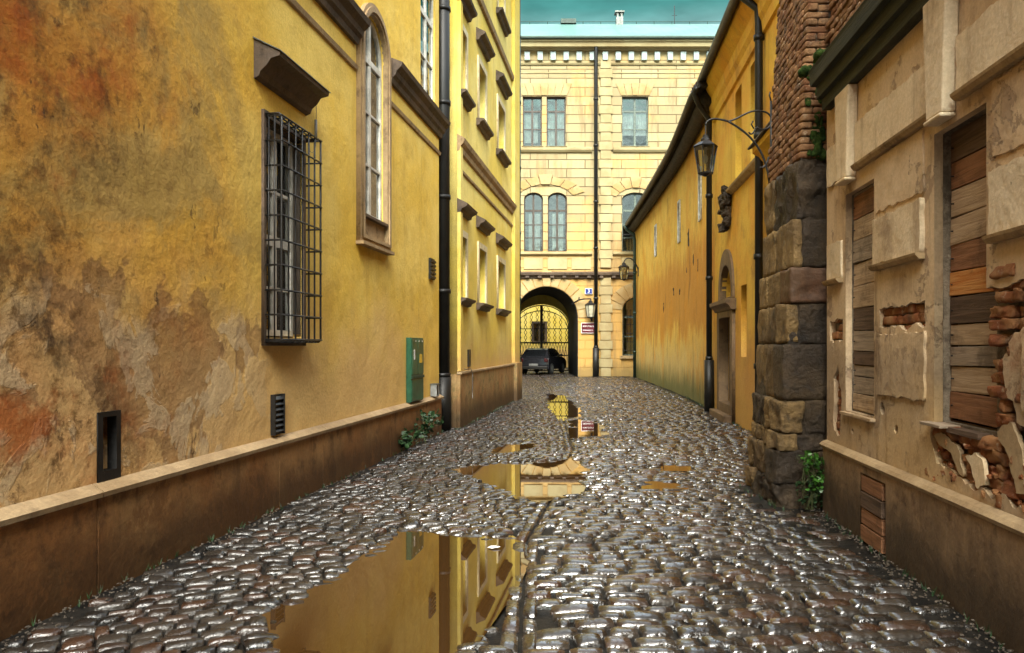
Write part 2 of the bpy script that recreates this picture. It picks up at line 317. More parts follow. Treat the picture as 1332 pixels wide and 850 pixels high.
# cobbles
g = G('wet_cobblestone')
at = g.t.nodes.new('ShaderNodeAttribute'); at.attribute_name = 'tint'
ts = g.t.nodes.new('ShaderNodeSeparateColor'); g.t.links.new(at.outputs['Color'], ts.inputs[0])
c = g.mix(g.step(ts.outputs[0], .0, 1.0), (.008, .007, .006), (.034, .028, .022))
c = g.mix(g.mul(g.step(ts.outputs[1], .72, .95), .6), c, (.060, .024, .010))
c = g.mix(g.mul(g.step(g.noise(9, 7, .7), .5, .7), .5), c, (.045, .039, .032))
geo = g.t.nodes.new('ShaderNodeNewGeometry')
h = g.noise(16, 8, .68); h2 = g.noise(60, 6, .7)
n = g.bump(g.noise(14, 4, .55), .03, .9); n = g.bump(h2, .002, .6, n); nc = g.bump(g.noise(13, 3, .55, dist=.5), .0125, .8); nc = g.bump(g.noise(52, 2, .5), .0016, .8, nc)
rg = g.math('ADD', g.mul(g.step(g.noise(5, 6, .65), .35, .7), .25), .22)
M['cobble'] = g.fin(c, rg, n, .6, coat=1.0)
left_sheen_cut = g.step(g.math('ADD', g.math('ADD', g.x, g.mul(g.y, -.12)), g.mul(g.noise(1.6, 6, .6), 1.3)), -1.55, -.55)  # near-left stones darkened through a positional cut in coat sheen
g.link(g.mul(g.step(g.noise(1.1, 5, .6, loc=(4, 4, 0)), .28, .50), g.math('ADD', g.mul(left_sheen_cut, .78), .22)), g.b.inputs['Coat Weight'])
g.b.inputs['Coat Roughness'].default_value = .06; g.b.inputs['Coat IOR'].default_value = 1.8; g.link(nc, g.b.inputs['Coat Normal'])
g = G('wet_joint_soil')
M['soil'] = g.fin(g.mix(g.step(g.noise(9, 8, .7), .4, .6), (.005, .0045, .004), (.018, .015, .011)), .6, g.bump(g.noise(25, 8, .7), .02, .8), .2)
g = G('puddle_water')
g.b.inputs['IOR'].default_value = 1.33
M['water'] = g.fin((.050, .024, .007), .012, g.bump(g.noise(3, 2, .5), .0008, .3), 1.0)
g.b.inputs['Coat Weight'].default_value = .55; g.b.inputs['Coat Roughness'].default_value = .01; g.b.inputs['Coat IOR'].default_value = 1.5
g = G('distant_paving'); M['ground'] = g.fin(g.mix(g.step(g.noise(3, 8, .7), .4, .6), (.03, .028, .025), (.07, .06, .05)), .5, None, .4)
# ------------------------------------------------------------------ mesh helpers
def tag(o, label=None, cat=None, group=None, kind=None):
    if label: o['label'] = label
    if cat: o['category'] = cat
    if group: o['group'] = group
    if kind: o['kind'] = kind
    return o
def empty(name, loc=(0, 0, 0), rz=0, label=None, cat=None, group=None):
    o = bpy.data.objects.new(name, None); COL.objects.link(o); o.location = loc; o.rotation_euler = (0, 0, rz); o.empty_display_size = .2
    return tag(o, label, cat, group)
class MB:
    def __init__(s): s.v = []; s.f = []; s.mi = []
    def add(s, vs_, fs, mi=0):
        k = len(s.v); s.v += [tuple(v) for v in vs_]; s.f += [tuple(k+i for i in f) for f in fs]; s.mi += [mi]*len(fs); return s
    def box(s, x0, x1, y0, y1, z0, z1, mi=0):
        if x0 > x1: x0, x1 = x1, x0
        if y0 > y1: y0, y1 = y1, y0
        if z0 > z1: z0, z1 = z1, z0
        return s.add([(x0,y0,z0),(x1,y0,z0),(x1,y1,z0),(x0,y1,z0),(x0,y0,z1),(x1,y0,z1),(x1,y1,z1),(x0,y1,z1)],
                     [(0,3,2,1),(4,5,6,7),(0,1,5,4),(1,2,6,5),(2,3,7,6),(3,0,4,7)], mi)
    def prism(s, prof, x0, x1, mi=0):           # (y,z) profile swept along x
        n = len(prof); a = sum(prof[i][0]*prof[(i+1) % n][1]-prof[(i+1) % n][0]*prof[i][1] for i in range(n))
        if a < 0: prof = prof[::-1]
        vs_ = [(x0, y, z) for y, z in prof]+[(x1, y, z) for y, z in prof]
        fs = [tuple(range(n-1, -1, -1)), tuple(range(n, 2*n))]+[(i, (i+1) % n, n+(i+1) % n, n+i) for i in range(n)]
        return s.add(vs_, fs, mi)
    def extr(s, pts, y0, y1, mi=0):             # (x,z) outline swept along y
        n = len(pts); a = sum(pts[i][0]*pts[(i+1) % n][1]-pts[(i+1) % n][0]*pts[i][1] for i in range(n))
        if a < 0: pts = pts[::-1]
        vs_ = [(x, y0, z) for x, z in pts]+[(x, y1, z) for x, z in pts]
        fs = [tuple(range(n)), tuple(range(2*n-1, n-1, -1))]+[(i, n+i, n+(i+1) % n, (i+1) % n) for i in range(n)]
        return s.add(vs_, fs, mi)
    def tube(s, pts, r, n=8, mi=0, cap=True):
        P = [Vector(p) for p in pts]; k0 = len(s.v); R = r if isinstance(r, (list, tuple)) else [r]*len(P)
        up = None
        for i, p in enumerate(P):
            t = (P[min(i+1, len(P)-1)]-P[max(i-1, 0)]).normalized()
            if up is None: up = t.orthogonal().normalized()
            up = (up-t*up.dot(t)); up = up.normalized() if up.length > 1e-6 else t.orthogonal().normalized()
            w = t.cross(up)
            for j in range(n):
                a = 2*PI*j/n; s.v.append(tuple(p+(up*math.cos(a)+w*math.sin(a))*R[i]))
        for i in range(len(P)-1):
            for j in range(n):
                a = k0+i*n+j; b = k0+i*n+(j+1) % n; s.f.append((a, b, b+n, a+n)); s.mi.append(mi)
        if cap:
            s.f.append(tuple(k0+j for j in range(n-1, -1, -1))); s.mi.append(mi)
            s.f.append(tuple(k0+(len(P)-1)*n+j for j in range(n))); s.mi.append(mi)
        return s
    def lathe(s, prof, cx, cy, n=12, mi=0, rot=0):
        k0 = len(s.v)
        for r, z in prof:
            for j in range(n):
                a = rot+2*PI*j/n; s.v.append((cx+r*math.cos(a), cy+r*math.sin(a), z))
        for i in range(len(prof)-1):
            for j in range(n):
                a = k0+i*n+j; b = k0+i*n+(j+1) % n; s.f.append((a, b, b+n, a+n)); s.mi.append(mi)
        s.f.append(tuple(k0+j for j in range(n-1, -1, -1))); s.mi.append(mi)
        s.f.append(tuple(k0+(len(prof)-1)*n+j for j in range(n))); s.mi.append(mi)
        return s
    def rock(s, c, half, n=4, pw=6, noi=.01, seed=0, rot=0, mi=0, bul=.0, freq=3):
        # rounded, roughened block: cube grid pushed to a superellipsoid then noised
        k0 = len(s.v); idx = {}
        ca, sa = math.cos(rot), math.sin(rot)
        def vert(i, j, k):
            key = (i, j, k)
            if key in idx: return idx[key]
            p = Vector((2*i/n-1, 2*j/n-1, 2*k/n-1))
            L = (abs(p.x)**pw+abs(p.y)**pw+abs(p.z)**pw)**(1/pw); p = p/L
            q = Vector((p.x*half[0], p.y*half[1], p.z*half[2]))
            ns = mnoise.fractal(Vector((q.x*freq+seed*7.1, q.y*freq+seed*3.3, q.z*freq+seed*1.7)), .8, 2.1, 4)
            ns2 = mnoise.fractal(Vector((q.x*freq+seed*5.1+40, q.y*freq, q.z*freq+seed)), .8, 2.1, 4)
            d = p.normalized(); q += d*(ns*noi*2)+Vector((ns2, -ns, ns2*.6))*noi
            q = Vector((q.x*ca-q.y*sa, q.x*sa+q.y*ca, q.z))
            s.v.append((c[0]+q.x, c[1]+q.y, c[2]+q.z)); idx[key] = len(s.v)-1; return idx[key]
        for a in range(n):
            for b in range(n):
                for f in ([(a,b,0),(a,b+1,0),(a+1,b+1,0),(a+1,b,0)], [(a,b,n),(a+1,b,n),(a+1,b+1,n),(a,b+1,n)],
                          [(a,0,b),(a+1,0,b),(a+1,0,b+1),(a,0,b+1)], [(a,n,b),(a,n,b+1),(a+1,n,b+1),(a+1,n,b)],
                          [(0,a,b),(0,a,b+1),(0,a+1,b+1),(0,a+1,b)], [(n,a,b),(n,a+1,b),(n,a+1,b+1),(n,a,b+1)]):
                    s.f.append(tuple(vert(*q) for q in f)); s.mi.append(mi)
        return s
    def build(s, name, mats, parent=None, smooth=False, bevel=0, label=None):
        me = bpy.data.meshes.new(name); me.from_pydata(s.v, [], s.f)
        for m in (mats if isinstance(mats, (list, tuple)) else [mats]): me.materials.append(M[m] if isinstance(m, str) else m)
        me.polygons.foreach_set('material_index', s.mi)
        if smooth: me.polygons.foreach_set('use_smooth', [True]*len(s.f))
        me.update(); o = bpy.data.objects.new(name, me); COL.objects.link(o); o.parent = parent
        if bevel:
            b = o.modifiers.new('bevel', 'BEVEL'); b.width = bevel; b.segments = 2; b.limit_method = 'ANGLE'; b.angle_limit = .6
        if label: o['label'] = label
        return o
def panel(name, outline, holes, y0, y1, mat, parent=None, label=None):
    """flat slab in the local x-z plane with holes, between y0 and y1"""
    cu = bpy.data.curves.new('tmp', 'CURVE'); cu.dimensions = '2D'; cu.fill_mode = 'BOTH'; cu.extrude = abs(y1-y0)/2
    for poly in [outline]+list(holes):
        sp = cu.splines.new('POLY'); sp.points.add(len(poly)-1)
        for i, (x, z) in enumerate(poly): sp.points[i].co = (x, z, 0, 1)
        sp.use_cyclic_u = True
    to = bpy.data.objects.new('tmp', cu); COL.objects.link(to)
    dg = bpy.context.evaluated_depsgraph_get()
    me = bpy.data.meshes.new_from_object(to.evaluated_get(dg)); COL.objects.unlink(to); bpy.data.objects.remove(to); bpy.data.curves.remove(cu)
    ym = (y0+y1)/2; n = len(me.vertices); co = np.empty(n*3); me.vertices.foreach_get('co', co); co = co.reshape(-1, 3)
    nc = np.stack([co[:, 0], ym-co[:, 2], co[:, 1]], 1); me.vertices.foreach_set('co', nc.ravel()); me.name = name
    me.materials.clear(); me.materials.append(M[mat]); me.polygons.foreach_set('material_index', [0]*len(me.polygons))
    me.update(); o = bpy.data.objects.new(name, me); COL.objects.link(o); o.parent = parent
    if label: o['label'] = label
    return o
def rect(x0, x1, z0, z1): return [(x0, z0), (x1, z0), (x1, z1), (x0, z1)]
def archp(x0, x1, z0, zs, rise, n=16):       # rectangle with elliptical head
    xm, r = (x0+x1)/2, (x1-x0)/2
    return [(x0, z0), (x1, z0)]+[(xm+r*math.cos(PI*i/n), zs+rise*math.sin(PI*i/n)) for i in range(n+1)]
def inset(x0, x1, z0, zs, rise, d): return archp(x0+d, x1-d, z0+d, zs, rise-d if rise else 0)
def window(parent, x0, x1, z0, z1, y, frame='white_frame', fw=.055, rows=(), cols=(.5,), rise=0, curtain=None, bar=.03, depth=.06, label=None, glassy=None, name='window'):
    """frame + glazing bars (one mesh), glass and curtain as its children"""
    zs = z1-rise
    if rise: out, inn = archp(x0, x1, z0, zs, rise), inset(x0, x1, z0, zs, rise, fw)
    else: out, inn = rect(x0, x1, z0, z1), rect(x0+fw, x1-fw, z0+fw, z1-fw)
    fr = panel(name, out, [inn], y, y+depth, frame, parent, label)
    b = MB()
    for c in cols:
        xc = x0+(x1-x0)*c; t = fw*.75 if abs(c-.5) < .01 and len(cols) == 1 else bar*.6
        b.box(xc-t, xc+t, y+.006, y+depth-.004, z0+fw-.01, z1-fw*1.02)
    for r_ in rows:
        zc, t = (r_ if isinstance(r_, tuple) else (r_, bar*.5)); zc = z0+(z1-z0)*zc
        b.box(x0+fw-.01, x1-fw+.01, y+.003, y+depth-.007, zc-t, zc+t)
    if b.v: b.build('glazing_bar', frame, fr)
    gp = rect(x0+fw-.015, x1-fw+.015, z0+fw-.015, zs) if not rise else inset(x0, x1, z0, zs, rise, fw-.012)
    if not rise: gp = rect(x0+fw-.015, x1-fw+.015, z0+fw-.015, z1-fw+.015)
    panel('glass', gp, [], y+depth*.5, y+depth*.5+.006, 'glass', fr)
    if curtain:
        m = MB(); n = 24; z_0, z_1 = z0+(z1-z0)*curtain[0], z0+(z1-z0)*curtain[1]
        xa, xb = x0+(x1-x0)*(curtain[2] if len(curtain) > 2 else 0), x0+(x1-x0)*(curtain[3] if len(curtain) > 3 else 1)
        for i in range(n+1):
            x = xa+(xb-xa)*i/n; yy = y+depth+.09+.025*math.sin(i*1.9)+.01*math.sin(i*.7)
            m.v += [(x, yy, z_0), (x, yy, z_1)]
            if i: m.f.append((2*i-2, 2*i, 2*i+1, 2*i-1)); m.mi.append(0)
        m.build('curtain', 'curtain', fr, smooth=True)
    return fr
def shell(parent, s0, s1, y0, y1, z1, name='side_wall', mat='room', z0=-.3, t=.3, roof='roof_dark'):
    m = MB(); m.box(s0, s0+t, y0, y1, z0, z1); m.box(s1-t, s1, y0, y1, z0, z1); m.box(s0+t, s1-t, y1-t, y1, z0, z1); m.box(s0+t, s1-t, y0, y1-t, z0-.1, z0)
    m.build(name, mat, parent)
    r = MB(); r.box(s0-.001, s1+.001, y0-.35, y1+.1, z1, z1+.12); r.build('roof', roof, parent)

def frame_left(x0, k):      # left wall  X = x0 + kY, local x runs away from the camera
    return dict(loc=(x0, 0, 0), rz=math.atan2(1, k)), (lambda Y: Y*math.sqrt(1+k*k))
def frame_right(x0, k):
    return dict(loc=(x0, 0, 0), rz=math.atan2(-1, -k)), (lambda Y: -Y*math.sqrt(1+k*k))
# ================================================================== GROUND
PUD = [  # outlines of the hollows that hold water
 [(-1.06, 3.6), (-1.42, 4.7), (-1.15, 5.6), (-.98, 6.7), (-.5, 6.65), (-.05, 6.45), (.11, 6.04), (-.02, 5.2), (-.25, 4.2), (-.3, 3.6)],
 [(-.75, 10.1), (-.3, 10.6), (.2, 10.6), (.84, 11.1), (1.02, 10.2), (.72, 8.6), (.30, 8.15), (.05, 8.3), (-.25, 8.9)],
 [(-.40, 11.6), (-.1, 12.6), (.3, 12.8), (.42, 12.2), (.1, 11.9), (-.1, 11.5)],
 [(1.5, 8.75), (1.58, 9.2), (1.9, 9.1), (2.02, 8.7), (1.75, 8.5)],
 [(1.05, 17.0), (.95, 21), (1.15, 25.5), (1.75, 25), (1.75, 20), (1.6, 17.5)],
 [(1.05, 13.5), (1.25, 17), (1.85, 16.6), (1.75, 14.0)],
 [(1.95, 10.0), (2.05, 10.45), (2.4, 10.4), (2.3, 9.95)],
]
def sdist(P, poly):      # signed distance, negative inside; P (n,2)
    poly = np.array(poly); n = len(poly); d = np.full(len(P), 1e9); ins = np.zeros(len(P), bool)
    for i in range(n):
        a, b = poly[i], poly[(i+1) % n]; ab = b-a
        t = np.clip(((P-a)@ab)/(ab@ab), 0, 1); d = np.minimum(d, np.hypot(*(P-a-t[:, None]*ab).T))
        c = ((a[1] > P[:, 1]) != (b[1] > P[:, 1])); xi = (b[0]-a[0])*(P[:, 1]-a[1])/(b[1]-a[1]+1e-12)+a[0]
        ins ^= c & (P[:, 0] < xi)
    return np.where(ins, -d, d)
def wob(P, f, s): return np.sin(P[:, 0]*f+s)*np.cos(P[:, 1]*f*.83+s*1.7)+.5*np.sin(P[:, 0]*f*2.1+P[:, 1]*f*1.7+s*3)
def terrain(P):
    h = .006*wob(P, 1.3, .4)+.004*wob(P, 3.1, 2.)
    for k, poly in enumerate(PUD):
        d = sdist(P, poly)+.05*wob(P, 5.0, k); deep = .075 if k < 2 else .05
        t = np.clip((.16-d)/.40, 0, 1); h -= deep*t*t*(3-2*t)
    # shallow gutter running along the middle of the lane
    gx = np.interp(P[:, 1], [3, 6.4, 8.2, 12, 25], [.0, .10, .42, .95, 1.3])
    h -= .014*np.exp(-((P[:, 0]-gx)/.14)**2)
    return h
GUTTER = ([0, 3, 6.4, 8.2, 12, 20, 30, 47], [-.3, .0, .12, .42, .95, 1.25, 1.5, 1.6])
RIGHT = [(-3, 1.9), (7.45, 3.02), (7.5, 2.62), (9.0, 2.80), (9.1, 4.05), (16, 4.78), (18, 4.95), (22, 5.3), (25, 5.55), (29, 5.8), (33, 6.0), (38, 6.3), (39.9, 6.4), (40.1, 3.3), (47, 3.3)]
LEFT = [(-3, -3.85), (14.3, -1.30), (15, -1.35), (15.1, -1.02), (23.4, .18), (23.5, -3), (39.9, -3), (40.1, .1), (47, .1)]
def cobbles(region, ang, rh, wmin, wmax, seed, bend):
    """list of quads (n,4,2)"""
    r = np.random.default_rng(seed); ca, sa = math.cos(ang), math.sin(ang); quads = []
    vmin, vmax, umin, umax = -22, 56, -24, 24
    nrow = int((vmax-vmin)/rh); rowv = [vmin+j*rh+r.normal(0, rh*.06) for j in range(nrow+1)]
    for j in range(nrow):
        u = umin+r.random()*wmax; rs = r.normal(0, .01)
        while u < umax:
            w = r.uniform(wmin, wmax)*(1 if r.random() > .12 else .6); hv = rowv[j+1]-rowv[j]
            q = np.array([(u, rowv[j]), (u+w, rowv[j]), (u+w, rowv[j+1]), (u, rowv[j+1])]); q += r.normal(0, .007, (4, 2))
            g_ = .003+r.random()*.004; c = q.mean(0); q = c+(q-c)*np.array([1-2*g_/w, 1-2*g_/hv])
            quads.append(q); u += w
    Q = np.array(quads); P = Q.reshape(-1, 2)
    P[:, 1] += bend*np.sin(P[:, 0]*.9+P[:, 1]*.23+seed)*.5+.03*np.sin(P[:, 0]*3.1+P[:, 1]*1.1)
    P2 = np.stack([P[:, 0]*ca-P[:, 1]*sa, P[:, 0]*sa+P[:, 1]*ca+14], 1).reshape(-1, 4, 2)
    C = P2.mean(1); gx = np.interp(C[:, 1], *GUTTER)
    xr = np.interp(C[:, 1], [p[0] for p in RIGHT], [p[1] for p in RIGHT])-.13; xl = np.interp(C[:, 1], [p[0] for p in LEFT], [p[1] for p in LEFT])+.07
    ok = (C[:, 1] > .5) & (C[:, 1] < 47) & (C[:, 0] < xr) & (C[:, 0] > xl)
    if region == 'R': ok &= C[:, 0] > gx+.10
    if region == 'L': ok &= C[:, 0] < gx-.12
    return P2[ok]
def gutter_quads():
    r = np.random.default_rng(5); out = []; y = .5
    while y < 40:
        L = r.uniform(.22, .4)
        for k in (-1, 1):
            x0 = np.interp(y, *GUTTER); x1 = np.interp(y+L, *GUTTER); a, b = (.008, .10) if k > 0 else (-.11, -.008)
            q = np.array([(x0+a, y+.008), (x0+b, y+.008), (x1+b, y+L-.01), (x1+a, y+L-.01)]); out.append(q+r.normal(0, .006, (4, 2)))
        y += L
    return np.array(out)
Q = np.concatenate([cobbles('R', .03, .128, .14, .30, 1, .10), cobbles('L', .33, .118, .12, .22, 2, .22), gutter_quads()])
def _sq(t): return .5*(2*t)**1.9
def build_cobbles(Q):
    V, F, T = [], [], []; base = 0
    C = Q.mean(1); far = C[:, 1]
    for sel, N in ((far < 12, 8), (far >= 12, 5)):
        q = Q[sel]; n = len(q); 
        # parameters squeezed towards the rim so the edges roll over
        t = np.linspace(0, 1, N); t = np.array([0, .02, .055, .28, .72, .945, .98, 1]) if N > 5 else np.array([0, .13, .5, .87, 1])
        uu, vv = np.meshgrid(t, t); uu, vv = uu.ravel(), vv.ravel()
        p = ((1-uu)*(1-vv))[None, :, None]*q[:, None, 0]+(uu*(1-vv))[None, :, None]*q[:, None, 1]+(uu*vv)[None, :, None]*q[:, None, 2]+((1-uu)*vv)[None, :, None]*q[:, None, 3]
        # round the corners in plan
        a, b = 2*uu-1, 2*vv-1; rr = 1-.06*(np.abs(a)**3*np.abs(b)**3)
        cc = q.mean(1)[:, None, :]; p = cc+(p-cc)*rr[None, :, None]
        prof = np.minimum(1, (1-np.abs(a)**14)*1.1)*np.minimum(1, (1-np.abs(b)**12)*1.1)
        r = np.random.default_rng(N); hgt = r.normal(0, .0045, n); tx, ty = r.normal(0, .0045, n), r.normal(0, .0055, n); dome = r.uniform(.0008, .0035, n)
        z = terrain(p.reshape(-1, 2)).reshape(n, -1)*0+terrain(q.mean(1))[:, None]*.5+terrain(p.reshape(-1, 2)).reshape(n, -1)*.5
        z = z+hgt[:, None]+tx[:, None]*a+ty[:, None]*b-dome[:, None]*(a*a+b*b)*.7
        nz = .0016*np.sin(p[..., 0]*41+hgt[:, None]*900)*np.cos(p[..., 1]*47+tx[:, None]*700)+.0012*np.sin(p[..., 0]*83+p[..., 1]*71+ty[:, None]*900)
        z = z+nz-.040*(1-prof)
        V.append(np.concatenate([p, z[..., None]], 2).reshape(-1, 3))
        i = np.arange(N-1); gi = (i[:, None]*N+i[None, :]).ravel(); fq = np.stack([gi, gi+1, gi+N+1, gi+N], 1)
        F.append((fq[None]+(np.arange(n)*N*N)[:, None, None]+base).reshape(-1, 4)); base += n*N*N
        T.append(np.repeat(np.stack([r.random(n), r.random(n), r.random(n), np.ones(n)], 1), N*N, 0))
    V, F, T = np.concatenate(V), np.concatenate(F), np.concatenate(T)
    me = bpy.data.meshes.new('cobbled_street'); me.vertices.add(len(V)); me.vertices.foreach_set('co', V.ravel())
    me.loops.add(F.size); me.loops.foreach_set('vertex_index', F.ravel().astype(np.int32))
    me.polygons.add(len(F)); me.polygons.foreach_set('loop_start', np.arange(0, F.size, 4, dtype=np.int32)); me.polygons.foreach_set('loop_total', np.full(len(F), 4, np.int32))
    me.update(calc_edges=True); me.polygons.foreach_set('use_smooth', np.ones(len(F), bool))
    ca = me.color_attributes.new('tint', 'FLOAT_COLOR', 'POINT'); ca.data.foreach_set('color', T.ravel().astype(np.float32))
    me.materials.append(M['cobble']); o = bpy.data.objects.new('cobbled_street', me); COL.objects.link(o); return o
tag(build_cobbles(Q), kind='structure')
# joints: a soil sheet that follows the hollows
xs = np.arange(-5, 9.01, .07); ys = np.arange(-1, 48.01, .09); XX, YY = np.meshgrid(xs, ys); PP = np.stack([XX.ravel(), YY.ravel()], 1)
xr = np.interp(PP[:, 1], [p[0] for p in RIGHT], [p[1] for p in RIGHT]); xl = np.interp(PP[:, 1], [p[0] for p in LEFT], [p[1] for p in LEFT])
edge = np.clip(1-np.minimum(np.abs(xr-PP[:, 0]), np.abs(PP[:, 0]-xl)*1.6)/.14, 0, 1)
ZZ = terrain(PP)-.033+.020*edge+.004*wob(PP, 17, 1)+.003*wob(PP, 31, 4)
nx, ny = len(xs), len(ys); gi = (np.arange(ny-1)[:, None]*nx+np.arange(nx-1)[None]).ravel()
m = MB(); m.v = [tuple(q) for q in np.column_stack([PP, ZZ])]; m.f = [tuple(int(w) for w in q) for q in np.stack([gi, gi+1, gi+nx+1, gi+nx], 1)]; m.mi = [0]*len(m.f)
tag(m.build('street_bed', 'soil', smooth=True), kind='structure')
m = MB(); m.add([(-300, -300, -.16), (300, -300, -.16), (300, 600, -.16), (-300, 600, -.16)], [(0, 1, 2, 3)])
tag(m.build('ground', 'ground'), kind='structure')
for k, poly in enumerate(PUD):
    pa = np.array(poly); c = pa.mean(0); pts = c+(pa-c)*1.12; lvl = [-.029, -.027, -.021, -.021, -.021, -.021, -.022][k]
    m = MB(); m.add([(x, y, lvl) for x, y in pts], [tuple(range(len(pts)))[::-1]])
    o = m.build('puddle_water', 'water')
    if o.data.polygons[0].normal.z < 0: o.data.flip_normals()
    tag(o, kind='structure')
#@@BUILDINGS
# ================================================================== LEFT NEAR BUILDING
def grow(parent, name, mat, boxes, bevel=0, label=None):
    m = MB()
    for b in boxes: m.box(*b)
    return m.build(name, mat, parent, bevel=bevel, label=label)
def chips(m, s0, s1, z, y, n, seed, size=.03):
    r = random.Random(seed)
    for _ in range(n):
        m.rock((r.uniform(s0, s1), y, z+r.uniform(-.01, .01)), (size*r.uniform(.5, 1.6), size*.5, size*.4), 2, 4, .008, r.randint(0, 999))
fr1, s1 = frame_left(-3.476, .148)
L1 = empty('stained_townhouse', fr1['loc'], fr1['rz'], 'large ochre house with orange and black stained plaster filling the left side', 'house')
wb0, wb1 = s1(7.38), s1(8.24)          # barred window
aw0, aw1 = s1(10.06), s1(11.04)        # arched window
uw0, uw1 = s1(13.02), s1(14.0)         # upper window
panel('wall', rect(s1(-13), s1(14.3), -.1, 11.5),
      [rect(wb0, wb1, 1.68, 3.80), archp(aw0, aw1, 3.06, 5.60, (aw1-aw0)/2), rect(uw0, uw1, 5.85, 8.4),
       rect(s1(5.09), s1(5.24), .76, 1.13)], 0, .38, 'plaster_left', L1)
shell(L1, s1(-13), s1(14.3), .385, 7, 11.5, mat='plaster_left')  # height above view raised to darken the near lane
pl = MB(); cuts = [-13, -8, -2.2, 1.4, 4.05, 5.0, 7.62, 8.72, 11.2, 13.0, 14.33]
for a, b in zip(cuts[:-1], cuts[1:]): pl.box(s1(a)+.004, s1(b)-.004, -.045, -.002, -.12, .615)
pl.build('plinth', 'plinth', L1, bevel=.006)
le = MB()
for i, (a, b) in enumerate(zip(cuts[:-1], cuts[1:])):
    le.prism([(-.002, .617), (-.085, .617), (-.092, .650), (-.07, .665), (-.002, .70)], s1(a)+.003, s1(b)-.003)
le.build('plinth_ledge', 'ledge', L1)
CORN = [(-.002, 5.46), (-.05, 5.46), (-.07, 5.52), (-.11, 5.56), (-.13, 5.62), (-.20, 5.68), (-.22, 5.74), (-.002, 5.83)]
for a, b in ((-13, 9.86), (11.24, 14.33)): m = MB(); m.prism(CORN, s1(a), s1(b)); m.build('cornice', 'cornice', L1)
P = [(-.002, 5.13), (-.03, 5.14), (-.045, 5.19), (-.002, 5.22)]
for a, b in ((-13, 9.88), (11.22, 14.31)): m = MB(); m.prism(P, s1(a), s1(b)); m.build('string_moulding', 'trim', L1)
# barred window: frame, sashes, cage
w1 = window(L1, wb0+.01, wb1-.01, 1.70, 3.78, .09, 'white_frame', .06, rows=[(.46, .05), .70, .23], cols=(.5,), depth=.06, label='barred window with old white sashes')
grow(w1, 'reveal_board', 'brown_frame', [(wb1-.03, wb1-.003, .005, .08, 1.72, 3.75), (wb0+.003, wb0+.02, .005, .08, 1.72, 3.75), (wb0, wb1, .005, .08, 3.765, 3.798)])
panel('outer_frame', rect(wb0-.05, wb1+.05, 1.60, 3.86), [rect(wb0-.002, wb1+.002, 1.66, 3.80)], -.03, .004, 'cornice', w1)
cg = MB(); D = -.19; c0, c1, cz0, cz1 = wb0-.02, wb1+.06, 1.64, 3.82; r_ = .0085
for i in range(7):
    x = c0+(c1-c0)*i/6; cg.tube([(x, -.01, cz1), (x, D+.02, cz1), (x, D, cz1-.02), (x, D, cz0+.02), (x, D+.02, cz0), (x, -.01, cz0)], r_ if 0 < i < 6 else .011, 6)
for i in range(10):
    z = cz0+.02+(cz1-cz0-.04)*i/9; cg.tube([(c0, -.01, z), (c0, D, z), (c0-.012, D-.008, z), (c1+.012, D-.008, z), (c1, D, z), (c1, -.01, z)], .0095, 6)
for y in (-.06, -.12):
    for x in (c0, c1): cg.tube([(x, y, cz0), (x, y, cz1)], .008, 6)
    cg.tube([(c0, y, cz1), (c1, y, cz1)], .009, 6); cg.tube([(c0, y, cz0), (c1, y, cz0)], .009, 6)
cg.box(c0, c1, -.15, -.02, cz0-.012, cz0-.004)
cg.build('iron_cage', 'iron', w1, smooth=True)
m = MB(); h0, h1 = s1(7.18), s1(8.36)
m.prism([(-.002, 4.10), (-.05, 4.12), (-.07, 4.17), (-.13, 4.22), (-.17, 4.28), (-.255, 4.30), (-.265, 4.335), (-.14, 4.40), (-.002, 4.47)], h0, h1)
m.build('window_hood', 'cornice', L1)
m = MB(); m.prism([(-.002, 4.474), (-.14, 4.404), (-.275, 4.337), (-.275, 4.345), (-.14, 4.413), (-.002, 4.484)], h0-.02, h1+.02); m.build('hood_flashing', 'zinc', L1)
# arched window
ww = window(L1, aw0+.005, aw1-.005, 3.34, 6.085, .03, 'white_frame', .055, rows=[(.78, .04), .52, .26], cols=(.5,), rise=(aw1-aw0)/2-.005, depth=.06, label='tall arched window with white sashes')
so = panel('stone_surround', archp(aw0-.15, aw1+.15, 2.96, 5.60, (aw1-aw0)/2+.15, 28), [archp(aw0+.001, aw1-.001, 3.07, 5.60, (aw1-aw0)/2-.001, 28)], -.06, .01, 'trim', ww)
panel('stone_surround', archp(aw0-.10, aw1+.10, 3.01, 5.60, (aw1-aw0)/2+.10, 28), [archp(aw0-.03, aw1+.03, 3.05, 5.60, (aw1-aw0)/2+.03, 28)], -.085, -.062, 'trim', ww)
grow(ww, 'sill', 'cornice', [(aw0+.005, aw1-.005, -.075, .10, 3.30, 3.335)])
grow(ww, 'apron_panel', 'trim', [(aw0+.004, aw1-.004, -.01, .09, 3.07, 3.298)])
grow(ww, 'sill', 'trim', [(aw0-.17, aw1+.17, -.11, -.001, 2.915, 2.958)])
wu = window(L1, uw0+.005, uw1-.005, 5.88, 8.39, .03, 'white_frame', .06, rows=[(.60, .045), .30, .8], cols=(.5,), depth=.06, label='tall white window above the cornice')
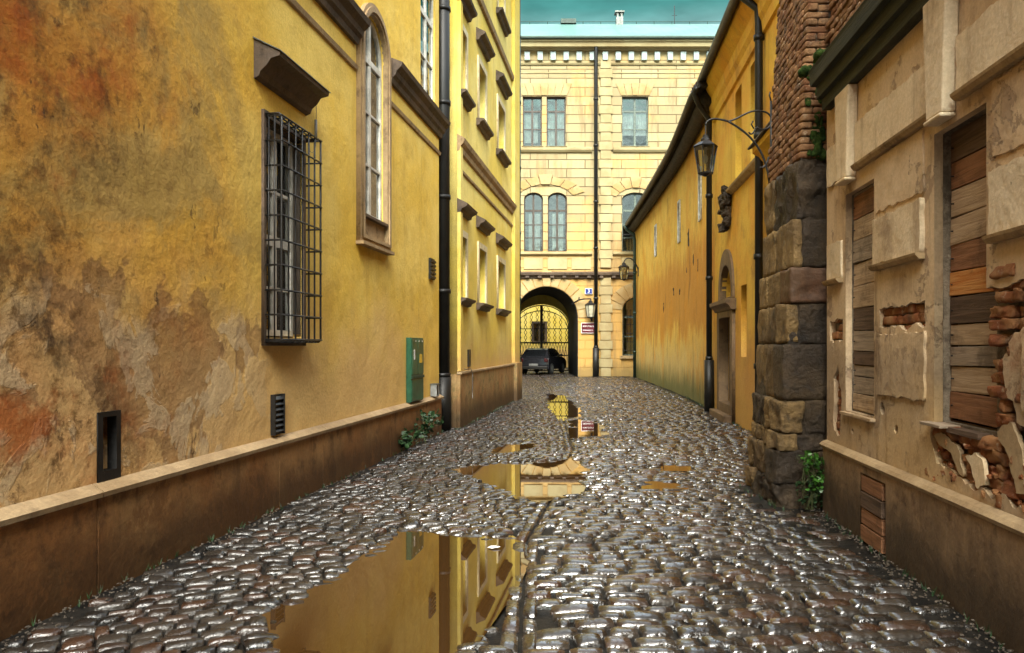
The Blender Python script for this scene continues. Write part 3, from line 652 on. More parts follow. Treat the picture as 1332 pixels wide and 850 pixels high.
# small openings
v = panel('wall_vent', rect(s1(5.05), s1(5.28), .70, 1.16), [rect(s1(5.10), s1(5.235), .765, 1.125)], -.010, .06, 'iron', L1, label='open black vent frame'); grow(v, 'vent_shade_back', 'recess_shade', [(s1(5.09), s1(5.24), .2, .22, .76, 1.13)])
m = MB(); a, b = s1(7.52), s1(7.74); m.box(a, b, -.02, .0, .72, 1.12)
for i in range(7): m.prism([(-.02, .75+i*.053), (-.045, .745+i*.053), (-.045, .752+i*.053), (-.02, .78+i*.053)], a+.01, b-.01)
m.box(a, a+.015, -.05, -.02, .72, 1.12); m.box(b-.015, b, -.05, -.02, .72, 1.12); m.build('wall_vent', 'iron', L1, label='black louvred vent')
m = MB(); a, b = s1(13.55), s1(13.85); m.box(a, b, -.04, .0, 2.78, 3.15)
for i in range(5): m.box(a-.01, b+.01, -.06, -.04, 2.80+i*.07, 2.84+i*.07)
m.build('wall_vent', 'iron', L1, label='small dark vent high near the corner')
# downpipe, widened and blackened to take in the shade of the gap
m = MB(); m.tube([(s1(14.72), .03, 11.6), (s1(14.72), .03, .9)], .135, 14); m.tube([(s1(14.72), .03, 1.0), (s1(14.72), .03, 0)], .165, 14)
for z in (1.0, 2.6, 4.4, 6.2, 8.0): m.tube([(s1(14.72), .03, z), (s1(14.72), .03, z+.08)], .155, 14)
m.build('downpipe', 'pipe', L1, smooth=True)
# things on the wall
def place(o, fr, x, y, z):
    o.rotation_euler = (0, 0, fr['rz']); v_ = Matrix.Rotation(fr['rz'], 4, 'Z') @ Vector((x, y, z)); o.location = Vector(fr['loc'])+v_; return o
cab = place(empty('cable_cabinet', label='narrow green cable cabinet standing on the plinth ledge', cat='cabinet'), fr1, s1(12.5), 0, .70)
grow(cab, 'cabinet_body', 'cabinet', [(-.36, .36, -.09, -.004, .0, 1.03)], bevel=.008)
grow(cab, 'door', 'cabinet', [(-.345, -.01, -.102, -.0905, .44, 1.0)], bevel=.003); grow(cab, 'door', 'cabinet', [(.01, .345, -.102, -.0905, .44, 1.0)], bevel=.003)
grow(cab, 'lower_cover', 'cabinet', [(-.345, .345, -.100, -.0905, .02, .36)], bevel=.003)
grow(cab, 'waist_band', 'cabinet_dark', [(-.37, .37, -.112, -.0905, .375, .42)], bevel=.004)
grow(cab, 'yellow_sticker', 'yellow_label', [(.10, .25, -.105, -.1022, .62, .76)], label='small yellow warning sticker')
grow(cab, 'pale_mark', 'white_label', [(-.24, -.19, -.105, -.1022, .68, .84)]); [grow(cab, 'rivet', 'white_label', [(-.15+i*.2, -.12+i*.2, -.105, -.1022, .965, .985)]) for i in range(3)]
jb = place(empty('junction_box', label='small grey box on the ledge right of the green cabinet', cat='box'), fr1, s1(13.75), 0, .70)
grow(jb, 'box_body', 'grey_plastic', [(-.10, .10, -.12, -.004, 0, .21)], bevel=.006); grow(jb, 'dark_front', 'iron', [(-.085, -.0, -.124, -.1205, .02, .19)]); grow(jb, 'lid', 'zinc', [(-.115, .115, -.135, -.004, .211, .225)])
cb_ = place(empty('wall_cable', label='thin hanging wire with a small grey tube between hood and window cage', cat='cable'), fr1, s1(8.55), 0, 4.0)
m = MB(); m.tube([(0, -.03, .42), (.004, -.035, .2), (0, -.03, .0), (-.002, -.03, -.18), (-.03, -.03, -.24), (-.10, -.03, -.28), (-.22, -.05, -.29)], .0035, 6); m.tube([(0, -.03, -.09), (-.22, -.05, -.085)], .003, 6); m.build('wire', 'cable', cb_)
m = MB(); m.tube([(0, -.03, .11), (0, -.03, -.09)], .016, 10); m.build('sensor_tube', 'grey_plastic', cb_, smooth=True)
# ================================================================== LEFT SECOND BUILDING
fr2, s2 = frame_left(-3.26, .145)
L2 = empty('yellow_townhouse', fr2['loc'], fr2['rz'], 'tall lemon yellow house with dark window hoods at the far end of the left side', 'house')
cols3 = [(15.32, 15.86), (17.25, 18.1), (19.88, 20.95)]; rows3 = [(2.57, 3.80), (6.66, 7.95), (10.27, 11.6)]
holes = [rect(s2(a), s2(b), z0, z1) for a, b in cols3 for z0, z1 in rows3]
panel('wall', rect(s2(15.1), s2(23.4), -.1, 13.4), holes, 0, .4, 'plaster_second', L2)
shell(L2, s2(15.1), s2(23.4), .405, 7, 13.4, mat='plaster_second')
for a, b in cols3:
    for k, (z0, z1) in enumerate(rows3):
        w = window(L2, s2(a)+.003, s2(b)-.003, z0+.01, z1-.003, .26, 'brown_frame', .05, rows=[.62], cols=(.5,), depth=.05)
        panel('surround', rect(s2(a)-.13, s2(b)+.13, z0-.01, z1+.13), [rect(s2(a)+.001, s2(b)-.001, z0-.005, z1-.001)], -.035, .004, 'pale_trim', w)
        m = MB(); m.prism([(-.001, z0-.17), (-.07, z0-.16), (-.10, z0-.10), (-.17, z0-.07), (-.18, z0-.025), (-.001, z0-.012)], s2(a)-.24, s2(b)+.24); m.build('sill', 'cornice', w)
        m = MB(); zh = z1+.45; m.prism([(-.001, zh-.03), (-.07, zh-.02), (-.10, zh+.05), (-.19, zh+.09), (-.21, zh+.14), (-.001, zh+.25)], s2(a)-.26, s2(b)+.26); m.build('hood', 'cornice', w)
m = MB(); m.prism([(-.002, 5.42), (-.05, 5.44), (-.07, 5.52), (-.13, 5.58), (-.16, 5.66), (-.002, 5.76)], s2(15.06), s2(22.4)); m.build('cornice', 'trim', L2)
m = MB(); m.prism([(-.002, 5.06), (-.04, 5.07), (-.05, 5.11), (-.002, 5.14)], s2(15.08), s2(22.4)); m.build('string_moulding', 'trim', L2); m = MB(); m.prism([(-.002, 9.3), (-.06, 9.32), (-.09, 9.42), (-.002, 9.5)], s2(15.08), s2(22.4)); m.build('string_moulding', 'trim', L2)
grow(L2, 'pilaster', 'plaster_second', [(s2(22.4), s2(23.42), -.10, -.002, 1.1, 13.35)]); grow(L2, 'pilaster', 'plaster_second', [(s2(15.07), s2(15.28), -.07, -.002, 1.1, 13.35)])
m = MB(); m.box(s2(15.04), s2(22.38), -.07, -.002, -.12, 1.04); m.box(s2(22.38), s2(23.46), -.17, -.002, -.12, 1.10); m.box(s2(15.04), s2(15.09), .001, 1.5, -.12, 1.04); m.build('plinth', 'plinth_moss', L2, bevel=.006)
grow(L2, 'plinth_ledge', 'ledge', [(s2(15.02), s2(22.37), -.10, -.003, 1.042, 1.085)], bevel=.005)
grow(L2, 'wall_vent', 'iron', [(s2(16.05), s2(16.28), -.03, -.002, 1.16, 1.52)])
m = MB(); m.prism([(-.0, 13.0), (-.2, 13.1), (-.45, 13.3), (-.5, 13.52), (0, 13.55)], s2(15.0), s2(23.5)); m.build('eaves_cornice', 'cornice', L2)
m = MB(); m.tube([(s2(23.52), -.05, 13.3), (s2(23.52), -.05, 0)], .07, 10)
for z in (1.1, 3, 5, 7, 9, 11): m.tube([(s2(23.52), -.05, z), (s2(23.52), -.05, z+.08)], .085, 10)
m.build('downpipe', 'pipe_green', L2, smooth=True)
m = MB(); m.tube([(s2(15.3), -.09, 1.14), (s2(15.5), -.10, 1.12), (s2(15.9), -.10, 1.13), (s2(16.05), -.11, 1.02), (s2(16.05), -.11, .62), (s2(16.0), -.12, .5)], .008, 6); o = m.build('loose_cable', 'cable'); o.location = fr2['loc']; o.rotation_euler = (0, 0, fr2['rz'])
tag(o, 'thin dark cable looping over the plinth of the lemon yellow house', 'cable')
# ================================================================== END BUILDING
E = empty('archway_building', (0, 40, 0), 0, 'three storey cream masonry building with an arched passage closing the street', 'building')
PX0, PX1, PZS, PR = .16, 3.44, 3.04, 1.64
upp = [(.56, 1.56), (1.80, 2.80), (5.72, 7.10), (9.64, 11.0), (-4.6, -3.5)]; mid = [(.62, 1.62), (1.86, 2.86), (5.72, 7.14), (9.64, 11.0), (-4.6, -3.5)]
H = [rect(a, b, 11.96, 14.56) for a, b in upp]+[archp(a, b, 6.5, 9.22, .36) for a, b in mid]
H += [archp(5.74, 7.22, 1.08, 3.40, .72), archp(9.6, 11.0, 1.08, 3.40, .70)]
panel('wall', [(-9, -.1), (PX0, -.1)]+archp(PX0, PX1, 0, PZS, PR, 26)[2:][::-1]+[(PX1, -.1), (14, -.1), (14, 17.2), (-9, 17.2)], H, 0, .45, 'masonry', E)
panel('rear_wall', [(-9, -.1), (.12, -.1)]+archp(.12, 3.46, 0, 2.75, 1.35, 26)[2:][::-1]+[(3.46, -.1), (14, -.1), (14, 17.2), (-9, 17.2)], [], 6.2, 6.6, 'plaster_second', E)
panel('passage_vault', [(-.5, -.1), (PX0+.03, -.1)]+archp(PX0+.03, PX1-.03, 0, PZS, PR-.03, 26)[2:][::-1]+[(PX1-.03, -.1), (4.1, -.1), (4.1, 5.4), (-.5, 5.4)], [], .452, 6.198, 'passage_shade', E)
panel('arch_shade_lining', [(PX0+.001, -.1), (PX0+.032, -.1)]+archp(PX0+.032, PX1-.032, 0, PZS, PR-.032, 26)[2:][::-1]+[(PX1-.032, -.1), (PX1-.001, -.1)]+archp(PX0+.001, PX1-.001, 0, PZS, PR-.001, 26)[2:], [], .04, .451, 'passage_shade', E)  # thin added liner that paints the arch reveal as shade
grow(E, 'side_wall', 'plaster_second', [(-9, -8.7, .45, 6.2, -.1, 17.2), (13.7, 14, .45, 6.2, -.1, 17.2)]); grow(E, 'floor_slab', 'room', [(-8.7, 13.7, .45, 6.2, 5.45, 5.65), (-8.7, 13.7, .45, 6.2, 10.8, 11.0), (-8.7, 13.7, 3.0, 3.1, 5.7, 17.0)])
m = MB(); ov = .6
m.extr([(-9.2, 0), (14.2, 0), (14.2, 1), (-9.2, 1)], 0, 1)
rv = [(-9.2, -ov, 17.46), (14.2, -ov, 17.46), (14.2, 3.3, 19.72), (-9.2, 3.3, 19.72), (-9.2, 7.2, 17.46), (14.2, 7.2, 17.46)]
m = MB(); m.add([(x, y, z) for x, y, z in rv]+[(x, y, z-.12) for x, y, z in rv], [(0, 1, 2, 3), (3, 2, 5, 4), (7, 6, 9, 8), (8, 9, 10, 11), (0, 6, 7, 1), (4, 5, 11, 10), (0, 3, 9, 6), (3, 4, 10, 9), (1, 7, 8, 2), (2, 8, 11, 5)])
roofE = m.build('roof', 'roof_pale', E)
m = MB()
for i in range(24):
    x = -9+i*1.0; m.tube([(x, 3.28, 19.7), (x, 3.28, 19.86)], .018, 5)
m.tube([(-9, 3.28, 19.84), (14, 3.28, 19.84)], .016, 5); m.build('lightning_rail', 'pipe_green', roofE)
m = MB(); m.box(5.85, 6.23, 3.1, 3.5, 19.6, 20.05); m.box(5.88, 5.98, 3.12, 3.48, 20.05, 20.30); m.box(6.10, 6.20, 3.12, 3.48, 20.05, 20.30); m.box(5.78, 6.30, 3.05, 3.55, 20.30, 20.38); m.build('chimney', 'zinc', roofE)
grow(roofE, 'roof_hatch', 'pipe_green', [(2.75, 3.6, 3.1, 3.7, 19.7, 19.95)])
m = MB(); m.tube([(9.15, 3.3, 19.6), (9.15, 3.3, 20.75)], .02, 6); m.tube([(9.0, 3.3, 20.2), (9.3, 3.3, 20.2)], .012, 5); m.build('mast', 'iron', roofE)
grow(E, 'gutter', 'pipe_green', [(-9.2, 14.2, -.66, -.52, 17.36, 17.47)], bevel=.02)
m = MB(); m.prism([(-.002, 16.9), (-.15, 16.92), (-.18, 17.0), (-.42, 17.02), (-.45, 17.2), (-.52, 17.25), (-.52, 17.42), (-.002, 17.42)], -9, 14); m.prism([(-.002, 16.18), (-.06, 16.2), (-.10, 16.28), (-.002, 16.32)], -9, 14); m.prism([(-.002, 15.76), (-.03, 15.77), (-.03, 15.82), (-.002, 15.83)], -9, 14); m.build('cornice', 'dressed', E)
md = MB()
x = -8.8
while x < 13.8:
    md.box(x, x+.27, -.17, -.002, 16.42, 16.84); x += .675
md.build('dentil_row', 'dentil', E)
for a, b in ((-9, 4.15), (5.25, 14)):
    m = MB(); m.prism([(-.002, 11.62), (-.09, 11.66), (-.16, 11.76), (-.17, 11.88), (-.002, 11.94)], a, b); m.build('sill_course', 'dressed', E); m = MB(); m.prism([(-.002, 6.28), (-.08, 6.30), (-.15, 6.36), (-.15, 6.44), (-.002, 6.48)], a, b); m.build('sill_course', 'dressed', E)
m = MB(); m.prism([(-.003, 5.06), (-.10, 5.10), (-.14, 5.2), (-.26, 5.26), (-.28, 5.36), (-.003, 5.46)], -9, 14)
for i in range(36):
    m.box(-8.9+i*.64, -8.72+i*.64, -.25, -.10, 5.12, 5.22)
m.build('belt_course', 'cornice', E)
for a, b in ((-1.2, .4), (.62, 1.6), (1.85, 2.86), (3.1, 4.1), (5.7, 7.15), (7.5, 9.3)): grow(E, 'parapet_panel', 'dressed', [(a, b, -.05, -.002, 5.58, 6.18)], bevel=.01)
m = MB(); z = 0.0; i = 0
while z < 16:
    if not 5.0 < z+.2 < 5.6: m.box(4.52 if i % 2 else 4.60, 5.22 if i % 2 else 5.14, -.11, -.002, z+.015, z+.455)
    z += .47; i += 1
    if 5.0 < z < 5.4 and m.v: m.build('quoin_strip', 'dressed', E, bevel=.012); m = MB()
m.build('quoin_strip', 'dressed', E, bevel=.012)
def voussoirs(parent, xc, zc, r0, r1, a0, a1, n, y=-.05, key=True, name='arch_stone', ez=1.0):
    m = MB()
    for i in range(n):
        A, B = a0+(a1-a0)*i/n+.012, a0+(a1-a0)*(i+1)/n-.012
        k = key and i == n//2; R1 = r1*(1.07 if k else 1); yy = y-.05*k
        m.extr([(xc+r0*math.cos(A), zc+r0*ez*math.sin(A)), (xc+R1*math.cos(A), zc+R1*ez*math.sin(A)), (xc+R1*math.cos(B), zc+R1*ez*math.sin(B)), (xc+r0*math.cos(B), zc+r0*ez*math.sin(B))], yy, -.002)
    return m.build(name, 'voussoir', parent, bevel=.01)
voussoirs(E, 1.8, 3.04, 1.66, 2.28, 0, PI, 13)
voussoirs(E, 6.48, 3.38, .78, 1.5, .1, PI-.1, 9, -.04); voussoirs(E, 10.3, 3.38, .78, 1.5, .1, PI-.1, 9, -.04)
for xc, r in ((1.74, 1.62), (6.43, 1.15), (10.32, 1.15)): voussoirs(E, xc, 9.02, r-.04, r+.62, .42, PI-.42, 7, -.05, True, 'arch_stone', .62 if r > 1.3 else .72)
for (a, b), n in (((.5, 2.86), 7), ((5.66, 7.16), 5), ((9.6, 11.05), 5)):
    m = MB()
    for i in range(n):
        t0, t1 = i/n, (i+1)/n; f = lambda t, e_: a+(b-a)*t+(t-.5)*e_
        m.extr([(f(t0, 0)+.012, 14.62), (f(t1, 0)-.012, 14.62), (f(t1, .55)-.012, 15.25), (f(t0, .55)+.012, 15.25)], -.035-.02*(i == n//2), -.002)
    m.build('flat_arch_stone', 'voussoir', E, bevel=.008)
for i, (a, b) in enumerate(upp):
    w = window(E, a+.003, b-.003, 11.965, 14.555, .16, 'grey_frame' if i > 1 else 'brown_frame', .07, rows=[(.72, .045), .36], cols=(.5,), bar=.05, depth=.07, curtain=(0.02, .70) if i == 1 else ((.25, .70) if i == 2 else (.1, .68, 0, .8)))
    grow(w, 'sill', 'dressed', [(a-.06, b+.06, -.12, .155, 11.942, 11.962)])
for i, (a, b) in enumerate(mid):
    w = window(E, a+.003, b-.003, 6.505, 9.577, .18, 'grey_frame' if i > 1 else 'brown_frame', .07, rows=[(.70, .05), .46, .24], cols=(.5,), rise=.355, bar=.05, depth=.07, curtain=(.02, .66, .25, .85) if i in (0, 1) else None)
    if i > 1:
        m = MB()
        for k in range(9): m.tube([(a+(b-a)*(k+.5)/9, .10, 6.5), (a+(b-a)*(k+.5)/9, .10, 7.4)], .012, 5)
        m.tube([(a, .10, 7.4), (b, .10, 7.4)], .014, 5); m.build('guard_rail', 'iron', w)
for a, b in ((5.74, 7.22), (9.6, 11.0)):
    w = window(E, a+.003, b-.003, 1.085, 3.4+.717*(b-a)/1.48, .22, 'grey_frame', .07, rows=[(.66, .04), .33], cols=(.5,), rise=(b-a)/2*.96, bar=.05, depth=.07)
    m = MB()
    for k in range(8): m.tube([(a+(b-a)*(k+.5)/8, .12, 1.09), (a+(b-a)*(k+.5)/8, .12, 3.5)], .013, 5)
    for z in (1.35, 1.8, 2.25, 2.7, 3.15): m.tube([(a, .105, z), (b, .105, z)], .012, 5)
    m.build('window_grille', 'iron', w); grow(w, 'sill', 'trim', [(a-.12, b+.12, -.16, .2, .93, 1.078)], bevel=.01)
m = MB(); m.tube([(4.34, -.30, 17.3), (4.34, -.30, 16.9), (4.34, -.24, 16.4), (4.34, -.24, 1.4)], .10, 10); m.tube([(4.34, -.24, 1.5), (4.34, -.24, 0)], .17, 10)
for z in (1.5, 4, 6.6, 9, 11.9, 14.3): m.tube([(4.34, -.24, z), (4.34, -.24, z+.10)], .13, 10)
m.build('downpipe', 'pipe', E, smooth=True)
# signs on the end building
sg = empty('house_number_plate', (3.98, 39.93, 4.43), 0, 'small square blue house number plate right of the arch', 'sign')
grow(sg, 'plate', 'white_label', [(-.19, .19, -.02, .0, -.15, .15)]); grow(sg, 'enamel', 'blue', [(-.17, .17, -.026, -.0205, -.13, .13)])
def text(parent, s, size, x, y, z, mat, name='lettering'):
    cu = bpy.data.curves.new('tmp', 'FONT'); cu.body = s; cu.size = size; cu.align_x = 'CENTER'; cu.align_y = 'CENTER'; cu.extrude = .002
    to = bpy.data.objects.new('tmp', cu); COL.objects.link(to); me = bpy.data.meshes.new_from_object(to.evaluated_get(bpy.context.evaluated_depsgraph_get()))
    bpy.data.objects.remove(to); me.transform(Matrix.Translation((x, y, z)) @ Matrix.Rotation(PI/2, 4, 'X')); me.materials.clear(); me.materials.append(M[mat])
    o = bpy.data.objects.new(name, me); o.data.name = name; COL.objects.link(o); o.parent = parent; return o
text(sg, '3', .27, 0, -.03, 0, 'white_label')
st = empty('street_name_sign', (3.95, 39.93, 2.52), 0, 'maroon sign with two rows of white lettering beside the arch', 'sign')
grow(st, 'plate', 'white_label', [(-.36, .36, -.03, .0, -.27, .27)]); grow(st, 'enamel', 'maroon', [(-.335, .335, -.036, -.0305, -.245, .245)])
# the two rows cannot be read in the photograph: rows of small strokes stand in for the letters
rr_ = random.Random(4); m = MB()
for zc, h_ in ((.09, .075), (-.12, .065)):
    x = -.27
    while x < .25:
        w_ = rr_.uniform(.018, .028); m.box(x, x+.012, -.040, -.0365, zc-h_/2, zc+h_/2)
        if rr_.random() < .7: m.box(x+.012, x+.012+w_, -.040, -.0365, zc+h_/2-.014, zc+h_/2)
        if rr_.random() < .6: m.box(x+.012, x+.012+w_, -.040, -.0365, zc-.007, zc+.007)
        if rr_.random() < .5: m.box(x+.012, x+.012+w_, -.040, -.0365, zc-h_/2, zc-h_/2+.014)
        x += w_+.028
m.build('lettering', 'white_label', st)
# lanterns ---------------------------------------------------------------
def lantern(parent, cx, cy, ztop, s, glass='glass', nameless=None):
    """tapered six sided lantern hanging from ztop; s = overall height"""
    zt = ztop-.28*s; zb = ztop-s; R, r = .27*s, .17*s
    m = MB(); m.lathe([(R*1.08, zt-.02*s), (R*1.12, zt), (R*.6, zt+.10*s), (R*.42, zt+.12*s), (R*.40, zt+.18*s), (R*.22, zt+.22*s), (.02*s, zt+.28*s)], cx, cy, 6); m.build('lamp_roof', 'iron', parent)
    m = MB()
    for j in range(6):
        a = PI/3*j; m.tube([(cx+R*math.cos(a), cy+R*math.sin(a), zt-.02*s), (cx+r*math.cos(a), cy+r*math.sin(a), zb+.08*s)], .014*s, 5)
    m.lathe([(r*1.06, zb+.06*s), (r*1.10, zb+.09*s), (r*1.0, zb+.10*s)], cx, cy, 6); m.lathe([(.02*s, zb), (r*.5, zb+.03*s), (r*.9, zb+.06*s)], cx, cy, 6); m.build('lamp_frame', 'iron', parent)
    m = MB(); k0 = 0
    for j in range(6):
        a, b = PI/3*j, PI/3*(j+1)
        m.add([(cx+R*.96*math.cos(a), cy+R*.96*math.sin(a), zt-.02*s), (cx+R*.96*math.cos(b), cy+R*.96*math.sin(b), zt-.02*s), (cx+r*.96*math.cos(b), cy+r*.96*math.sin(b), zb+.1*s), (cx+r*.96*math.cos(a), cy+r*.96*math.sin(a), zb+.1*s)], [(0, 3, 2, 1)])
    m.build('lamp_glass', glass, parent)
    m = MB(); m.tube([(cx, cy, zt+.05*s), (cx, cy, zt-.18*s)], .035*s, 8); m.lathe([(.02*s, zt-.18*s), (.055*s, zt-.25*s), (.05*s, zt-.36*s), (.01*s, zt-.42*s)], cx, cy, 10); m.build('bulb', 'lamp_glass_pale', parent, smooth=True)
def spiral(cx, cz, r0, r1, a0, a1, y=0, n=22): return [(cx+(r0+(r1-r0)*i/n)*math.cos(a0+(a1-a0)*i/n), y, cz+(r0+(r1-r0)*i/n)*math.sin(a0+(a1-a0)*i/n)) for i in range(n+1)]
def bez(p, n=18):
    p = [Vector(q) for q in p]; out = []
    for i in range(n+1):
        t = i/n; out.append(tuple((1-t)**3*p[0]+3*t*(1-t)**2*p[1]+3*t*t*(1-t)*p[2]+t**3*p[3]))
    return out
# big lantern on scroll bracket, by the buttress (arm runs along -X from its wall plate)
la = empty('bracket_lantern', (3.02, 8.96, 0), 0, 'black lantern on a scrolled iron bracket beside the brick buttress', 'lantern', 'iron bracket lanterns')
m = MB()
m.tube(bez([(-.02, 0, 3.50), (-.07, 0, 3.95), (-.30, 0, 4.10), (-.50, 0, 4.215)]), .013, 7)
m.tube(bez([(-.50, 0, 4.215), (-.62, 0, 4.25), (-.74, 0, 4.27), (-.765, 0, 4.17)]), .012, 7)
m.tube(bez([(-.50, 0, 4.215), (-.34, 0, 4.25), (-.26, 0, 4.37), (-.10, 0, 4.33)])+spiral(-.10, 4.22, .11, .10, PI/2, -PI*.75, n=26), .011, 7)
m.tube(bez([(-.18, 0, 4.145), (-.19, 0, 4.10), (-.23, 0, 4.03), (-.26, 0, 4.09)]), .010, 6); m.tube([(-.21, 0, 4.22), (-.23, 0, 4.18), (-.20, 0, 4.13)], .009, 6)
m.tube(bez([(-.03, 0, 3.80), (-.05, 0, 3.70), (-.10, 0, 3.66), (-.13, 0, 3.68)]), .010, 6)
m.tube([(.0, 0, 3.40), (.0, 0, 4.45)], .014, 7); m.box(-.008, .012, -.03, .03, 3.35, 3.62)
m.tube([(0, 0, 4.45), (-.02, 0, 4.52), (-.01, 0, 4.56)], .009, 6); m.tube([(.0, 0, 3.42), (.10, 0, 3.42)], .015, 6); m.tube([(.0, 0, 4.3), (.14, 0, 4.3)], .015, 6)
m.build('bracket', 'iron', la, smooth=True)
m = MB(); m.tube([(-.765, 0, 4.19), (-.765, 0, 4.06)], .007, 6); m.tube(spiral(-.765, 4.03, .03, .03, 0, 2*PI), .006, 6); m.build('hanging_hook', 'iron', la)
lantern(la, -.765, 0, 4.06, .49)
# far lantern where the curved house meets the end building
lb = empty('bracket_lantern', (6.28, 38.2, 0), 0, 'small hanging lantern on a curved arm in front of the end building', 'lantern', 'iron bracket lanterns')
m = MB(); m.tube(bez([(0, 0, 5.3), (-.1, 0, 5.85), (-.55, 0, 6.2), (-.72, 0, 5.75)]), .028, 6); m.tube([(0, 0, 5.05), (0, 0, 5.5)], .03, 6); m.tube(bez([(0, 0, 5.25), (-.3, 0, 5.3), (-.3, 0, 5.6), (-.15, 0, 5.7)]), .02, 6); m.build('bracket', 'iron', lb)
lantern(lb, -.72, 0, 5.78, .95)
lc = empty('wall_lantern', (3.1, 39.93, 0), 0, 'small pale glazed lantern on an arm above the maroon sign', 'lantern', 'iron bracket lanterns')
m = MB(); m.tube([(0, 0, 3.75), (.35, -.22, 3.98), (.55, -.3, 4.0), (.95, -.3, 4.02), (.98, -.3, 3.97)], .03, 6); m.tube([(.35, -.22, 3.98), (.37, -.22, 4.12)], .03, 6); m.tube([(1.02, -.12, 2.85), (1.02, -.12, 3.3)], .06, 6); m.build('bracket', 'iron', lc)
lantern(lc, .95, -.3, 3.99, 1.0, 'lamp_glass_pale')
# gate, car, courtyard house
gt = empty('lattice_gate', (1.8, 46.72, 0), 0, 'tall arched iron gate with diamond lattice at the far end of the passage', 'gate')
gp = archp(-1.66, 1.66, .05, 2.75, 1.33, 24); panel('gate_frame', gp, [archp(-1.60, 1.60, .12, 2.75, 1.26, 24)], -.03, .03, 'iron', gt)
panel('gate_arch_bar', archp(-1.60, 1.60, 2.6, 2.62, 1.13, 24), [archp(-1.55, 1.55, 2.55+.1, 2.67, 1.02, 24)], -.025, .025, 'iron', gt)
def inside(x, z): return abs(x) < 1.6 and (z < 2.75 or (x/1.6)**2+((z-2.75)/1.26)**2 < 1)
m = MB(); cw, ch = .355, .62
for i in range(-6, 6):
    for sgn in (1, -1):
        z = 1.78
        while z < 4.1:
            for k in range(2):
                xa = (i+(k if sgn > 0 else 1-k)*.5)*cw; xb = (i+((1-k) if sgn > 0 else k)*.5)*cw
                za, zb = z+k*ch/2, z+(k+1)*ch/2
                if inside(xa, za) and inside(xb, zb): m.tube([(xa, 0, za), (xb, 0, zb)], .022, 4)
            z += ch
for i in range(-9, 10):
    x = i*.172; m.tube([(x, 0, .1), (x, 0, 1.0)], .022, 4)
    if i < 9: m.tube([(x, 0, 1.0), (x+.086, 0, 1.4), (x, 0, 1.78)], .02, 4); m.tube([(x+.172, 0, 1.0), (x+.086, 0, 1.4), (x+.172, 0, 1.78)], .02, 4)
m.build('lattice', 'iron', gt)
grow(gt, 'rail', 'iron', [(-1.6, 1.6, -.028, .028, 1.74, 1.82)]); grow(gt, 'rail', 'iron', [(-1.6, 1.6, -.028, .028, .97, 1.04)])
grow(gt, 'centre_post', 'iron', [(-.09, .07, -.05, .05, .05, 4.02)])
cy = empty('courtyard_house', (0, 60, 0), 0, 'bright yellow courtyard house seen through the lattice gate', 'house')
panel('wall', rect(-9, 13, -.1, 8), [rect(1.66, 2.60, 1.9, 3.35)], 0, .35, 'plaster_second', cy); shell(cy, -9, 13, .355, 6, 8, mat='plaster_second')
w = window(cy, 1.663, 2.597, 1.903, 3.347, .12, 'brown_frame', .07, rows=[.6], cols=(.5,)); panel('surround', rect(1.52, 2.74, 1.78, 3.5), [rect(1.661, 2.599, 1.901, 3.349)], -.04, .004, 'cornice', w)
ca_ = empty('parked_car', (1.82, 44.35, 0), math.radians(72), 'black hatchback parked in the dark archway in front of the lattice gate', 'car')
